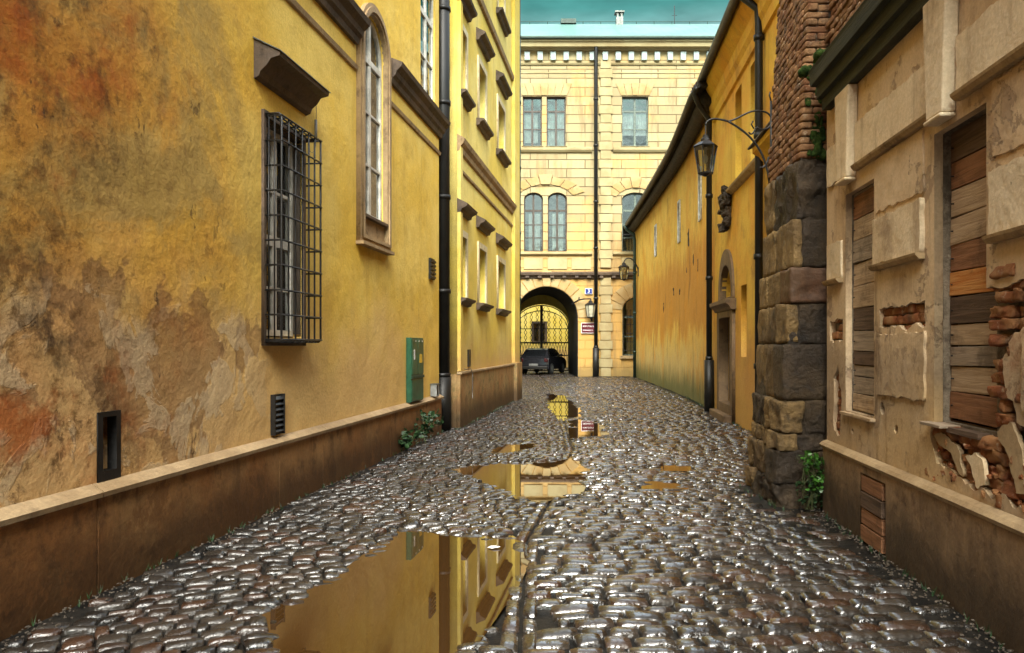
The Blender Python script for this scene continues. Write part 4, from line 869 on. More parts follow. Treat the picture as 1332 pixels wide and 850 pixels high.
def car(root):
    # local x = length (rear at -x), y = width
    low = [(-2.0, .30), (-2.05, .55), (-1.98, .88), (-1.9, .95), (.95, .97), (1.75, .82), (1.98, .66), (2.02, .42), (1.95, .27)]
    top = [(-1.9, .95), (-1.75, 1.05), (-1.45, 1.38), (-1.1, 1.45), (-.1, 1.46), (.35, 1.38), (.98, .98)]
    m = MB(); ws = [(-.84, .965), (-.86, 1), (-.80, 1), (.80, 1), (.86, 1), (.84, .965)]
    def loft(prof, ys, cl):
        n = len(prof); k = len(m.v)
        for y, s in ys: m.v.extend([(x*(s if cl else 1), y*(1 if cl else 1), z) for x, z in prof])
        for a in range(len(ys)-1):
            for i in range(n):
                j = (i+1) % n; m.f.append((k+a*n+i, k+a*n+j, k+(a+1)*n+j, k+(a+1)*n+i)); m.mi.append(0)
        m.f.append(tuple(k+i for i in range(n))[::-1]); m.f.append(tuple(k+(len(ys)-1)*n+i for i in range(n))); m.mi += [0, 0]
    loft(low, [(-.84, .975), (-.86, .99), (-.7, 1), (.7, 1), (.86, .99), (.84, .975)], True)
    n = len(top); k = len(m.v)
    for sy in (-1, 1):
        for x, z in top: m.v.append((x, sy*(.80-(z-.95)*.38), z))
    for i in range(n-1): m.f.append((k+i, k+i+1, k+n+i+1, k+n+i)); m.mi.append(0)
    m.f.append(tuple(k+i for i in range(n))); m.f.append(tuple(k+n+i for i in range(n))[::-1]); m.mi += [0, 0]
    bd = m.build('body', 'car', root, bevel=.03)
    gw = MB(); gw.add([(-1.79, -.62, 1.04), (-1.79, .62, 1.04), (-1.50, .56, 1.36), (-1.50, -.56, 1.36)], [(0, 3, 2, 1)]); gw.v = [(x-.035, y, z+.01) for x, y, z in gw.v]; gw.build('rear_window', 'glass', root)
    gw = MB(); gw.add([(.93, -.66, 1.03), (.93, .66, 1.03), (.40, .58, 1.37), (.40, -.58, 1.37)], [(0, 1, 2, 3)]); gw.v = [(x+.03, y, z+.02) for x, y, z in gw.v]; gw.build('windscreen', 'glass', root)
    for sy in (-1, 1):
        gw = MB(); gw.add([(-1.5, sy*.80, 1.02), (-.4, sy*.80, 1.02), (-.4, sy*.665, 1.38), (-1.2, sy*.665, 1.38)], [(0, 1, 2, 3)]); gw.build('side_window', 'glass', root)
        gw = MB(); gw.add([(-.33, sy*.80, 1.02), (.75, sy*.80, 1.02), (.28, sy*.665, 1.36), (-.33, sy*.665, 1.38)], [(0, 1, 2, 3)]); gw.build('side_window', 'glass', root)
        grow(root, 'tail_light', 'red_lens', [(-2.06, -1.93, sy*.60, sy*.80, .70, .90)], bevel=.02); grow(root, 'headlight', 'lamp_glass_pale', [(1.88, 2.0, sy*.52, sy*.78, .60, .72)], bevel=.02)
        grow(root, 'door_mirror', 'car', [(.42, .60, sy*.84, sy*.99, 1.0, 1.12)], bevel=.02)
        for xw in (-1.25, 1.25):
            m = MB(); m.tube([(xw, sy*.66, .31), (xw, sy*.865, .31)], .31, 20); wt = m.build('wheel', 'rubber', root, bevel=.02); m = MB(); m.tube([(xw, sy*.80, .31), (xw, sy*.875, .31)], .19, 14); m.build('rim', 'zinc', wt)
    grow(root, 'number_plate', 'dim_plate', [(-2.075, -2.05, -.26, .26, .50, .61)])
    grow(root, 'bumper', 'pipe', [(-2.12, -1.9, -.80, .80, .30, .48)], bevel=.03)
car(ca_)
# ================================================================== CURVED HOUSE (right, far)
CP = [(4.93, 18.65), (5.28, 22), (5.55, 25), (5.80, 29), (6.02, 33), (6.28, 38), (6.38, 39.98)]
def curve(y): 
    ys_ = [p[1] for p in CP]; xs_ = [p[0] for p in CP]
    def hermite(t):
        i = min(max(np.searchsorted(ys_, t)-1, 0), len(CP)-2); h = ys_[i+1]-ys_[i]; u = (t-ys_[i])/h
        def d(k):
            a, b = max(k-1, 0), min(k+1, len(CP)-1); return (xs_[b]-xs_[a])/(ys_[b]-ys_[a])
        return (2*u**3-3*u*u+1)*xs_[i]+(u**3-2*u*u+u)*h*d(i)+(-2*u**3+3*u*u)*xs_[i+1]+(u**3-u*u)*h*d(i+1)
    return float(hermite(y))
R2 = empty('curved_house', (0, 0, 0), 0, 'low curved orange house with tide marks and a dark overhanging eave', 'house')
m = MB(); ysn = np.linspace(18.65, 39.97, 60); nz_ = 10
for y in ysn:
    for k in range(nz_+1): m.v.append((curve(y)+.012*mnoise.noise(Vector((y*.7, k*.9, 3))), y, -.1+7.9*k/nz_))
for i in range(len(ysn)-1):
    for k in range(nz_): a = i*(nz_+1)+k; m.f.append((a, a+1, a+nz_+2, a+nz_+1)); m.mi.append(0)
k = len(m.v); m.v += [(4.93, 18.65, -.1), (4.93, 18.65, 7.8), (10, 18.65, 7.8), (10, 18.65, -.1)]; m.f.append((k, k+1, k+2, k+3)); m.mi.append(0)
k = len(m.v); m.v += [(10, 18.65, -.1), (10, 18.65, 7.8), (10, 39.97, 7.8), (10, 39.97, -.1)]; m.f.append((k, k+1, k+2, k+3)); m.mi.append(0)
m.build('wall', 'plaster_curve', R2, smooth=True)
prof = [(-.50, 7.66), (-.50, 7.80), (2.2, 9.9), (2.2, 9.75), (-.2, 7.72)]; m = MB(); n = len(prof); ysr = np.linspace(18.0, 39.6, 44)
for y in ysr: 
    for dx, z in prof: m.v.append((curve(max(y, 18.65))-(.08 if y < 18.65 else 0)+dx, y, z+.02*math.sin(y*9)))
for i in range(len(ysr)-1):
    for j in range(n): a = i*n+j; b = i*n+(j+1) % n; m.f.append((a, a+n, b+n, b)); m.mi.append(0)
m.f.append(tuple(range(n))); m.f.append(tuple((len(ysr)-1)*n+j for j in range(n))[::-1]); m.mi += [0, 0]
rf = m.build('roof', 'roof_dark', R2)
m = MB(); y = 18.1
while y < 39.4:
    x = curve(max(y, 18.65)); m.tube([(x-.53, y, 7.83), (x-.1, y, 8.18)], .055, 6); y += .21
m.build('eave_tile', 'roof_dark', rf)
m = MB(); pts = [(curve(max(y, 18.65))-.57, y, 7.66) for y in np.linspace(18.1, 39.4, 30)]; m.tube(pts, .075, 8); m.build('gutter', 'pipe', R2, smooth=True)
m = MB(); pts = [(curve(max(y, 18.65))-.2, y, 7.58) for y in np.linspace(18.3, 39.8, 30)]; m.tube(pts, .20, 8); m.build('eave_soffit', 'roof_dark', R2, smooth=True)
m = MB(); m.tube([(4.32, 18.3, 7.66), (4.5, 18.5, 7.4), (4.80, 18.72, 7.1), (4.80, 18.72, 1.1)], .07, 10); m.tube([(4.80, 18.72, 1.25), (4.80, 18.72, 0)], .12, 10)
for z in (1.25, 3.2, 5.2): m.tube([(4.80, 18.72, z), (4.80, 18.72, z+.09)], .09, 10)
m.build('downpipe', 'pipe', R2, smooth=True)
m = MB(); m.tube([(5.68, 38.6, 7.64), (5.75, 38.6, 7.45), (6.12, 38.6, 7.2), (6.16, 38.6, 6.9), (6.16, 38.6, 0)], .08, 10)
for z in (1.25, 3.2, 5.2): m.tube([(6.16, 38.6, z), (6.16, 38.6, z+.09)], .10, 10)
m.build('downpipe', 'pipe_green', R2, smooth=True)
for yc, z0, z1, w_ in ((31.8, 5.3, 6.6, .55), (25.7, 5.05, 6.45, .5), (21.2, 5.05, 6.5, .5)):
    t = math.atan2(-1, -(curve(yc+.5)-curve(yc-.5))); o = window(R2, -w_/2, w_/2, z0, z1, -.04, 'white_frame', .07, cols=(), rows=[], depth=.05)
    o.location = (curve(yc), yc, 0); o.rotation_euler = (0, 0, t)
    grow(o, 'shutter_board', 'grey_frame', [(-w_/2+.07, w_/2-.07, -.012, -.005, z0+.07, z1-.07)])
# dark losses in the plaster
m = MB()
for (yc, zc, a, b) in ((23.6, 4.9, .10, .30), (24.1, 3.9, .05, .16), (25.6, 3.4, .05, .14), (27, 3.5, .06, .14), (22.6, 4.1, .05, .22), (21.7, 3.9, .04, .2), (29.5, 3.1, .05, .25)):
    m = MB(); m.rock((curve(yc)+.012, yc, zc), (.022, a, b), 5, 3, .02, int(yc*10), 0, freq=6); m.build('plaster_loss', 'buttress_dark', R2)
# ================================================================== GOLDEN HOUSE WITH THE POINTED DOOR (right, middle)
fr3, s3 = frame_right(3.05, .1)
R3 = empty('golden_house', fr3['loc'], fr3['rz'], 'golden orange house with a pointed stone doorway and a downpipe behind the buttress', 'house')
def pointed(xa, xb, z0, zs, ap, n=8):
    xm = (xa+xb)/2; pts = [(xa, z0), (xb, z0)]
    for i in range(n+1): t = i/n; pts.append((xb-(xb-xm)*(t**1.8), zs+(ap-zs)*math.sin(t*PI/2)**.9))
    for i in range(1, n+1): t = 1-i/n; pts.append((xa+(xm-xa)*(t**1.8), zs+(ap-zs)*math.sin(t*PI/2)**.9))
    return pts
d0, d1 = s3(17.7), s3(16.2)
wins3 = [(s3(16.0), s3(15.35), 4.98, 6.85), (s3(14.5), s3(13.85), 4.98, 6.85), (s3(11.9), s3(11.1), 4.98, 6.85), (s3(15.4), s3(14.85), 1.38, 2.8)]
panel('wall', rect(s3(18.64), s3(7.62), -.1, 7.9), [rect(a, b, c_, d_) for a, b, c_, d_ in wins3]+[rect(d0, d1, .02, 2.28), pointed(d0+.03, d1-.03, 2.60, 2.62, 3.38)], 0, .4, 'plaster_door', R3)
shell(R3, s3(18.64), s3(7.62), .405, 5, 7.9, mat='plaster_door')
for a, b, c_, d_ in wins3[:3]:
    w = window(R3, a+.003, b-.003, c_+.003, d_-.003, .22, 'brown_frame', .05, rows=[.6], cols=(.5,)); 
w = window(R3, wins3[3][0]+.003, wins3[3][1]-.003, 1.383, 2.797, .22, 'brown_frame', .05, cols=(), rows=[.5], label='narrow window slit right of the door')
dr = empty('doorway'); dr.parent = R3; dr['label'] = 'pointed stone doorway with worn lintel'
panel('door_leaf', rect(d0+.01, d1-.01, .34, 2.27), [], .17, .22, 'plank_dark', dr)
m = MB()
for i in range(4):
    for za in (.45, 1.35): grow(dr, 'door_panel', 'plank_dark', [(d0+.09+i*.36, d0+.37+i*.36, .155, .169, za, za+.8)], bevel=.01)
panel('door_jamb', rect(d0-.20, d1+.20, 0, 2.36), [rect(d0+.06, d1-.06, -.05+.06, 2.22)], -.07, .15, 'door_stone', dr)
m = MB(); m.prism([(.12, 2.362), (-.10, 2.362), (-.13, 2.42), (-.17, 2.46), (-.22, 2.50), (-.22, 2.58), (.12, 2.60)], d0-.30, d1+.30); m.build('lintel', 'door_stone', dr)
panel('pointed_surround', pointed(d0-.16, d1+.16, 2.603, 2.64, 3.72, 12), [pointed(d0+.04, d1-.04, 2.65, 2.66, 3.37, 12)], -.05, .1, 'door_stone', dr)
grow(dr, 'tympanum_shade_back', 'recess_shade', [(d0, d1, .2, .22, 2.6, 3.4)])
grow(dr, 'door_step', 'door_stone', [(d0-.22, d1+.22, -.24, -.072, -.1, .14)], bevel=.02); grow(dr, 'door_step', 'door_stone', [(d0+.065, d1-.065, -.071, .16, -.09, .335)], bevel=.01)
orn = MB()
for i, (dz, sx, sz) in enumerate(((0, .22, .15), (-.15, .20, .14), (-.29, .16, .13), (-.42, .14, .12), (-.55, .10, .12), (-.69, .07, .11))):
    orn.rock(((d0+d1)/2+.12*math.sin(i*2.1)+.35, -.07, 4.86+dz), (sx, .09, sz), 8, 2.4, .06, i+3, freq=5)
o = orn.build('carved_ornament', 'buttress_dark'); o.location = fr3['loc']; o.rotation_euler = (0, 0, fr3['rz']); tag(o, 'dark weathered stone carving fixed above the pointed doorway', 'carving')
m = MB(); m.prism([(-.002, 4.80), (-.04, 4.81), (-.12, 4.88), (-.13, 4.92), (-.002, 4.96)], s3(16.4), s3(7.62)); m.build('string_ledge', 'trim', R3)
# jettied part with a cove
m = MB(); m.prism([(-.002, 4.0), (-.02, 4.15), (-.06, 4.35), (-.14, 4.55), (-.26, 4.70), (-.36, 4.75), (-.36, 4.84), (-.134, 4.84), (-.002, 4.79)], s3(12.6), s3(9.3)); m.build('cove', 'plaster_door', R3)
m = MB(); m.prism([(-.133, 4.965), (-.40, 4.842), (-.42, 4.85), (-.42, 4.87), (-.134, 4.985)], s3(12.7), s3(9.2)); m.build('tin_ledge', 'cornice', R3)
m = MB(); m.prism([(-.002, 7.0), (-.05, 7.02), (-.07, 7.2), (-.12, 7.3), (-.14, 7.5), (-.22, 7.62), (-.30, 7.78), (-.30, 7.88), (-.002, 7.9)], s3(18.66), s3(7.62)); m.build('eaves_cornice', 'plaster_door', R3)
m = MB(); m.prism([(-.33, 7.905), (-.36, 8.0), (3, 9.6), (3, 9.5), (-.2, 7.905)], s3(18.7), s3(7.6)); m.build('roof_slope', 'roof_dark', R3)
m = MB(); m.tube([(s3(18.4), -.40, 7.86), (s3(7.7), -.40, 7.90)], .09, 10); m.build('gutter', 'pipe', R3, smooth=True)
m = MB(); xp = s3(13.35); m.tube([(xp, -.40, 7.84), (xp, -.38, 7.68), (xp+.02, -.12, 7.45), (xp+.02, -.10, 7.2), (xp+.02, -.10, 0)], .068, 10)
for z in (1.2, 3.1, 5.2, 6.9): m.tube([(xp+.02, -.10, z), (xp+.02, -.10, z+.09)], .09, 10)
m.build('downpipe', 'pipe', R3, smooth=True)
# ================================================================== RIGHT NEAR BUILDING
fr4, s4 = frame_right(2.25, .108)
R1 = empty('derelict_house', fr4['loc'], fr4['rz'], 'derelict beige house with boarded windows, broken mouldings and bare brick on the right', 'house')
def ragged(pts, amp, step, seed=0, closed=True):
    out = []; n = len(pts)
    for i in range(n if closed else n-1):
        a, b = Vector(pts[i]), Vector(pts[(i+1) % n]); L = (b-a).length; k = max(1, int(L/step)); nn = Vector((-(b-a).y, (b-a).x))/max(L, 1e-6)
        for j in range(k):
            p = a+(b-a)*j/k; d = mnoise.fractal(Vector((p.x*9+seed, p.y*9, seed)), .9, 2.2, 5)*amp*1.6
            out.append(tuple(p+nn*d))
    return out
ZB0, ZB1 = 1.02, 2.95
aA, bA = s4(6.90), s4(6.20)            # boarded window A
aB, bB = s4(5.10), s4(4.42)            # boarded window B (with its rubble below)
bigB = [(aB, 1.10), (aB, 3.0), (bB, 3.0), (bB, 1.75)]
rub = [(s4(4.36), 1.92), (s4(3.6), 1.95), (s4(2.6), 1.93), (s4(2.6), 1.70), (s4(3.4), 1.71), (s4(4.15), 1.68), (s4(4.25), 1.45), (s4(4.1), 1.2), (s4(3.75), 1.12), (s4(3.0), 1.2), (s4(3.0), .78), (s4(3.9), .74), (s4(4.6), .76), (s4(5.05), .84), (s4(5.17), 1.0), (s4(5.15), 1.08)]
holeB = [(aB, 1.10), (aB, 3.0), (bB, 3.0), (bB, 1.93)]+ragged(rub, .035, .035, 3, False)
band = ragged(rect(s4(6.08), s4(5.24), 1.735, 1.895), .022, .03, 8)
bandA = ragged(rect(s4(7.36), s4(6.98), 1.64, 1.84), .02, .03, 11)
patch3 = ragged([(s4(7.25), .80), (s4(7.05), .78), (s4(7.02), 1.1), (s4(7.12), 1.42), (s4(7.24), 1.3)], .02, .03, 14)
spots = [ragged([(s4(Y)+dx*r, z+dz*r) for dx, dz in ((-1, 0), (-.4, -1), (.7, -.8), (1, .2), (.3, 1), (-.6, .8))], r*.5, .02, i) for i, (Y, z, r) in enumerate(((6.02, 1.12, .05), (5.75, .98, .035), (5.45, 1.28, .03), (5.62, 3.33, .02), (6.72, .85, .03)))]
core = panel('wall', rect(s4(7.46), s4(-13), .0, 4.2), [rect(aA, bA, ZB0, ZB1), holeB, band, bandA, patch3]+spots, 0, .055, 'plaster_right', R1)
panel('brick_core', rect(s4(7.46), s4(-13), -.1, 10.5), [rect(aA+.0, bA-.0, ZB0, ZB1), rect(aB, bB, 1.10, 3.0)], .058, .42, 'mortar', R1)
shell(R1, s4(7.46), s4(-13), .425, 6, 10.5, mat='mortar')
panel('unseen_upper_wall', rect(s4(7.46), s4(-13), 6.62, 10.45), [], -.02, .056, 'plaster_right', R1)  # storey above view, added to shade the near lane
def lay_bricks(m, x0, x1, z0, z1, y, seed, bl=.25, bh=.07, jy=.012, n=3, noi=.006, skip=None, dep=.05, gap=.012):
    r = random.Random(seed); z = z0; row = 0
    while z < z1:
        x = x0-(.5 if row % 2 else 0)*bl-r.random()*.03
        while x < x1:
            L = bl*r.uniform(.85, 1.08)*(1 if r.random() > .2 else .5)
            cx = x+L/2
            if x0-.02 < cx < x1+.02 and not (skip and skip(cx, z+bh/2)) and r.random() > .03:
                m.rock((cx, y+dep/2+r.gauss(0, jy), z+bh/2+r.gauss(0, .002)), (L/2-gap/2, dep/2, bh/2-gap/2), n+1, 12, noi*.7, r.randint(0, 9999), freq=11)
            x += L
        z += bh; row += 1
inA = lambda x, z: (aA-.12 < x < bA+.12 and ZB0-.02 < z < ZB1+.02) or (aB-.12 < x < bB+.10 and 1.08 < z < 3.02)
for k, (Ya, Yb, za, zb, y_, jy_, nz2) in enumerate(((6.15, 5.18, 1.68, 1.95, .022, .006, .008), (7.44, 6.92, 1.58, 1.90, .022, .006, .008), (7.35, 6.95, .74, 1.5, .03, .006, .01), (4.40, 2.5, 1.15, 2.0, .020, .009, .012), (5.25, 2.9, .70, 1.16, .024, .013, .016))):
    m = MB(); lay_bricks(m, s4(Ya), s4(Yb), za, zb, y_, 3+k, skip=inA, jy=jy_, noi=nz2, bh=.075, n=5 if k > 2 else 3)
    m.build('bare_brickwork', 'brick_wet', R1, smooth=True, label='crumbling bare brick where the render has fallen' if k else 'ragged band of bare brick between the boarded windows')
m = MB(); r = random.Random(12)
for _ in range(90):
    x = r.uniform(s4(5.1), s4(3.0)); zz_ = r.triangular(.70, 1.05, .72) if x < s4(4.3) else r.triangular(.70, 1.15, .74)
    m.rock((x, r.uniform(.0, .045), zz_), (r.uniform(.008, .035), r.uniform(.008, .02), r.uniform(.008, .022)), 4, 5, .008, r.randint(0, 9999), r.uniform(-1, 1), freq=16)
m.build('loose_rubble', 'brick_wet', R1, label='loose crumbs of brick in the broken hollow')['kind'] = 'stuff'
for k, poly in enumerate(([(5.10, 1.0), (4.96, .94), (4.82, .90), (4.70, .80), (4.74, .96), (4.86, 1.0), (5.0, 1.05)], [(4.66, .93), (4.52, .76), (4.42, .80), (4.46, .92), (4.56, .97)], [(4.30, 1.12), (4.16, .98), (4.10, .80), (4.0, .84), (4.04, 1.05), (4.14, 1.18)], [(3.9, 1.0), (3.7, .9), (3.5, .95), (3.6, 1.05)])):
    panel('plaster_scab', ragged([(s4(Y), z) for Y, z in poly], .02, .02, k*5), [], -.004, .02, 'ledge' if k != 1 else 'panel_right', R1, label='pale flake of broken plaster')
# upper bare brick
m = MB(); lay_bricks(m, s4(7.46), s4(3.6), 4.22, 6.6, .030, 21, jy=.006, noi=.005)
m.build('upper_brickwork', 'brick', R1, smooth=True)
# beam / moulded fascia
m = MB(); m.prism([(.1, 3.845), (-.08, 3.845), (-.085, 3.95), (-.13, 3.955), (-.135, 4.07), (-.19, 4.075), (-.20, 4.19), (-.21, 4.22), (.1, 4.26)], s4(7.34), s4(-13)); m.build('fascia_beam', 'beam', R1, bevel=.004)
m = MB(); rb = random.Random(3)
for i in range(14): m.rock((rb.uniform(s4(7.5), s4(6.9)), rb.uniform(-.2, .05), 4.25+rb.uniform(-.02, .03)), (rb.uniform(.03, .08), rb.uniform(.03, .07), .025), 4, 2.5, .02, i, freq=9)
m.build('moss_cushion', 'moss', R1, smooth=True)
# raised panels and keystones
def rpanel(Ya, Yb, z0, z1, d=.035, mat='panel_right', lip=True, nm='render_panel'):
    p = panel(nm, ragged(rect(s4(Ya), s4(Yb), z0, z1), .011, .03, Ya*3), [], -d, .002, mat, R1)
    if lip:
        m = MB(); m.prism([(-.002, z0-.045), (-.04, z0-.045), (-.062, z0-.02), (-.066, z0-.003), (-.002, z0-.003)], s4(Ya)-.01, s4(Yb)+.01); m.build('panel_lip', 'trim', p)
    return p
rpanel(6.56, 5.09, 3.14, 3.49); rpanel(4.72, 1.6, 3.15, 3.50); rpanel(1.5, -2, 3.15, 3.5); rpanel(6.14, 5.25, 2.24, 2.60); rpanel(4.33, 2.4, 2.22, 2.58); rpanel(7.40, 6.98, 2.22, 2.56, .02)
rpanel(6.10, 5.22, 1.22, 1.69, .018, 'plaster_right', False); rpanel(4.02, 2.6, 1.26, 1.66, .02, 'plaster_right', False); rpanel(7.40, 7.0, 3.12, 3.48, .02, 'panel_right', False)
rpanel(4.33, 2.4, 2.66, 3.08, .012, 'plaster_right', False); rpanel(6.14, 5.25, 2.66, 3.08, .012, 'plaster_right', False)
for Ya, Yb in ((6.92, 6.57), (5.06, 4.74)):
    x0_, x1_ = s4(Ya), s4(Yb); m = MB(); m.extr([(x0_+.045, 3.06), (x1_-.045, 3.06), (x1_+.01, 3.84), (x0_-.01, 3.84)], -.09, -.003)
    m.extr([(x0_+.035, 3.03), (x1_-.035, 3.03), (x1_-.04, 3.058), (x0_+.04, 3.058)], -.105, -.003); m.build('keystone', 'panel_right', R1, bevel=.012)
# boarded windows
def boards(parent, xa, xb, zs, mats, y=.085, seed=0):
    r = random.Random(seed)
    for i in range(len(zs)-1):
        za, zb = zs[i+1]+.004, zs[i]-.004; t = r.uniform(-.006, .006); dy = r.uniform(-.006, .006)
        m = MB(); k = .004
        m.add([(xa, y+dy, za+t), (xb, y+dy, za-t), (xb, y+.03, za-t), (xa, y+.03, za+t), (xa, y+dy+k, zb+t), (xb, y+dy-k, zb-t), (xb, y+.03, zb-t), (xa, y+.03, zb+t)],
              [(0, 3, 2, 1), (4, 5, 6, 7), (0, 1, 5, 4), (1, 2, 6, 5), (2, 3, 7, 6), (3, 0, 4, 7)])
        lab = {'plank_orange': 'bright orange stained board', 'plank_dark': 'nearly black board'}.get(mats[i])
        o = m.build('plank', mats[i], parent, bevel=.003, label=lab)
    m = MB()
    for i in range(len(zs)-1):
        for x in (xa+.04, xb-.04): m.tube([(x, y-.012, (zs[i]+zs[i+1])/2), (x, y+.01, (zs[i]+zs[i+1])/2)], .005, 6)
    m.build('nail', 'iron', parent)
wa = panel('boarded_window', rect(aA-.012, bA+.012, ZB0-.012, ZB1+.012), [rect(aA+.02, bA-.02, ZB0+.02, ZB1-.02)], .07, .105, 'plank_grey', R1, label='smaller boarded window next to the buttress')
boards(wa, aA+.01, bA-.01, [2.93, 2.72, 2.53, 2.33, 2.13, 1.93, 1.73, 1.55, 1.43, 1.33, 1.18, 1.03], ['plank_red', 'plank_tan', 'plank_grey', 'plank_tan', 'plank_tan', 'plank_dark', 'plank_grey', 'plank_dark', 'plank_grey', 'plank_grey', 'plank_tan'], .062, 3)
m = MB(); m.box(aA-.05, bA+.03, -.04, .06, .985, 1.012); m.build('sill_board', 'plank_tan', wa, bevel=.004)
wb = panel('boarded_window', rect(aB-.01, bB+.01, 1.08, 3.01), [rect(aB+.02, bB-.02, 1.11, 2.98)], .105, .14, 'plank_dark', R1, label='larger boarded window with one orange plank among tan ones')
boards(wb, aB+.01, bB-.01, [2.99, 2.80, 2.62, 2.44, 2.26, 2.08, 1.92, 1.74, 1.60, 1.47, 1.30, 1.12], ['plank_dark', 'plank_red', 'plank_tan', 'plank_tan', 'plank_red', 'plank_orange', 'plank_dark', 'plank_tan', 'plank_grey', 'plank_tan', 'plank_red'], .095, 5)
m = MB(); m.box(aB-.06, aB+.24, -.07, .09, 1.075, 1.095); m.build('sill_board', 'plank_grey', wb, bevel=.003); m = MB(); m.box(aB+.22, bB-.06, -.02, .09, 1.05, 1.085); m.build('sill_board', 'plank_dark', wb, bevel=.003)
# plinth
panel('plinth', [(s4(7.44), -.12)]+[(s4(6.38), -.12), (s4(6.38), .55), (s4(5.83), .55), (s4(5.83), -.12)]+[(s4(-13), -.12), (s4(-13), .62), (s4(7.44), .62)], [], -.045, -.002, 'plinth_right', R1)
m = MB(); m.prism([(-.003, .622), (-.06, .622), (-.072, .648), (-.05, .672), (-.003, .69)], s4(7.46), s4(-13)); m.build('plinth_ledge', 'ledge', R1)
hb = empty('cellar_hatch'); hb.parent = R1; hb['label'] = 'small boarded cellar hatch in the plinth'
grow(hb, 'hatch_shade_back', 'recess_shade', [(s4(6.375), s4(5.835), -.012, -.004, -.1, .548)])
for i in range(4): grow(hb, 'plank', 'plank_red' if i != 2 else 'plank_dark', [(s4(6.36), s4(5.90), -.052+.006*(i % 2), -.014, .0+i*.136, .125+i*.136)], bevel=.004)
# ================================================================== BUTTRESS
BT = empty('stone_buttress', (2.9, 8.3, 0), 0, 'leaning buttress of blackened stone blocks with bare brick on top', 'buttress')
off = Vector((2.9, 8.3, 0)); YF, YBk = 7.66, 9.0
def xa_(z): return np.interp(z, [0, .55, 1.5, 3.4, 6.5], [2.62, 2.64, 2.71, 2.86, 3.03])      # street face, front edge
def xc_(z): return np.interp(z, [0, .55, 1.5, 3.4, 6.5], [2.74, 2.80, 2.87, 2.99, 3.19])      # street face, back edge
mats = ['buttress_stone', 'buttress_dark', 'buttress_red']
zc = [(-.05, .22), (.22, .55), (.55, .72), (.72, 1.05), (1.05, 1.62), (1.62, 2.02), (2.02, 2.38), (2.38, 2.86), (2.86, 3.46)]
front_split = [(0, .45, 1), (0, .55, 1), (0, .4, 1), (0, .52, 1), (0, 1), (0, .30, 1), (0, 1), (0, .25, 1), (0, 1)]
front_mat = [(1, 1), (1, 1), (0, 1), (0, 1), (1,), (0, 1), (2,), (0, 1), (1,)]
side_split = [(0, .3, .62, 1), (0, .28, .55, .8, 1), (0, .4, .7, 1), (0, .33, .66, 1), (0, .5, 1), (0, .45, 1), (0, .6, 1), (0, .4, 1), (0, .55, 1)]
r = random.Random(5)
def bl_(sm):
    for k, mt in enumerate(mats):
        if sm[k].v: sm[k].build('stone_block', mt, BT, smooth=True, label=[None, 'blackened damp stone block', 'reddish stone block'][k])
for ci, (z0, z1) in enumerate(zc):
    zm = (z0+z1)/2; A, Cx = float(xa_(zm)), float(xc_(zm)); rough = .012 if ci < 4 or ci == 8 else .007; rough *= 1.5 if ci in (0, 8) else 1
    sp = front_split[ci]
    for k in range(len(sp)-1):
        x0_ = A+(3.15-A)*sp[k]; x1_ = A+(3.15-A)*sp[k+1]; dy = r.uniform(-.015, .015)
        sm = {q: MB() for q in range(3)}; sm[front_mat[ci][k]].rock(((x0_+x1_)/2-off.x, YF+.16+dy-off.y, zm), ((x1_-x0_)/2-.004, .17, (z1-z0)/2-.003), 12, 20, rough*1.3, ci*10+k, freq=4); bl_(sm)
    sp = side_split[ci]; Y0 = YF+.30
    for k in range(len(sp)-1):
        ya = Y0+(YBk-Y0)*sp[k]; yb = Y0+(YBk-Y0)*sp[k+1]; t = ((ya+yb)/2-YF)/(YBk-YF); xm = A+(Cx-A)*t+r.uniform(-.012, .012)
        sm = {q: MB() for q in range(3)}; sm[0 if r.random() < .86 else 1].rock((xm+.16-off.x, (ya+yb)/2-off.y, zm), (.165, (yb-ya)/2-.004, (z1-z0)/2-.003), 10, 20, rough*1.3, ci*10+k+5, math.atan2(-(Cx-A), YBk-YF), freq=6); bl_(sm)
m = MB(); 
cv = []
for z in (-.1, 3.4, 6.6): cv += [(float(xa_(z))+.022-off.x, YF+.025-off.y, z), (3.3-off.x, YF+.025-off.y, z), (3.5-off.x, YBk-off.y-.03, z), (float(xc_(z))+.022-off.x, YBk-off.y-.03, z)]
m.add(cv, [(3, 2, 1, 0), (8, 9, 10, 11)]+[(4*k+i, 4*k+(i+1) % 4, 4*k+4+(i+1) % 4, 4*k+4+i) for k in range(2) for i in range(4)]); m.build('mortar_core', 'buttress_dark', BT)
m = MB(); z = 3.47; row = 0
while z < 6.5:
    A, Cx = float(xa_(z)), float(xc_(z)); x = A-(.0 if row % 2 else .0); first = True
    while x < 3.16:      # front face
        L = (.25 if (row % 2 and first) else (.12 if first else .25))*r.uniform(.9, 1.05); jy = r.gauss(0, .012)+(.035 if r.random() < .12 else 0)
        m.rock((x+L/2-off.x, YF+.06+jy*.5-off.y, z+.035), (L/2-.006, .065, .032), 4, 14, .004, r.randint(0, 9999), freq=11); x += L; first = False
    t0 = YF+.125; first = True
    while t0 < YBk:      # street face
        L = (.25 if (row % 2 == 0 or not first) else .125)*r.uniform(.9, 1.06); L = min(L, YBk-t0+.02); t = (t0+L/2-YF)/(YBk-YF); xm = A+(Cx-A)*t+r.gauss(0, .006)
        if L > .04: m.rock((xm+.05-off.x, t0+L/2-off.y, z+.035), (.06, L/2-.004, .032), 4, 14, .004, r.randint(0, 9999), math.atan2(-(Cx-A), YBk-YF), freq=11)
        t0 += L; first = False
    z += .0735; row += 1
m.build('brickwork', 'brick', BT, smooth=True)
m = MB(); rb = random.Random(9)
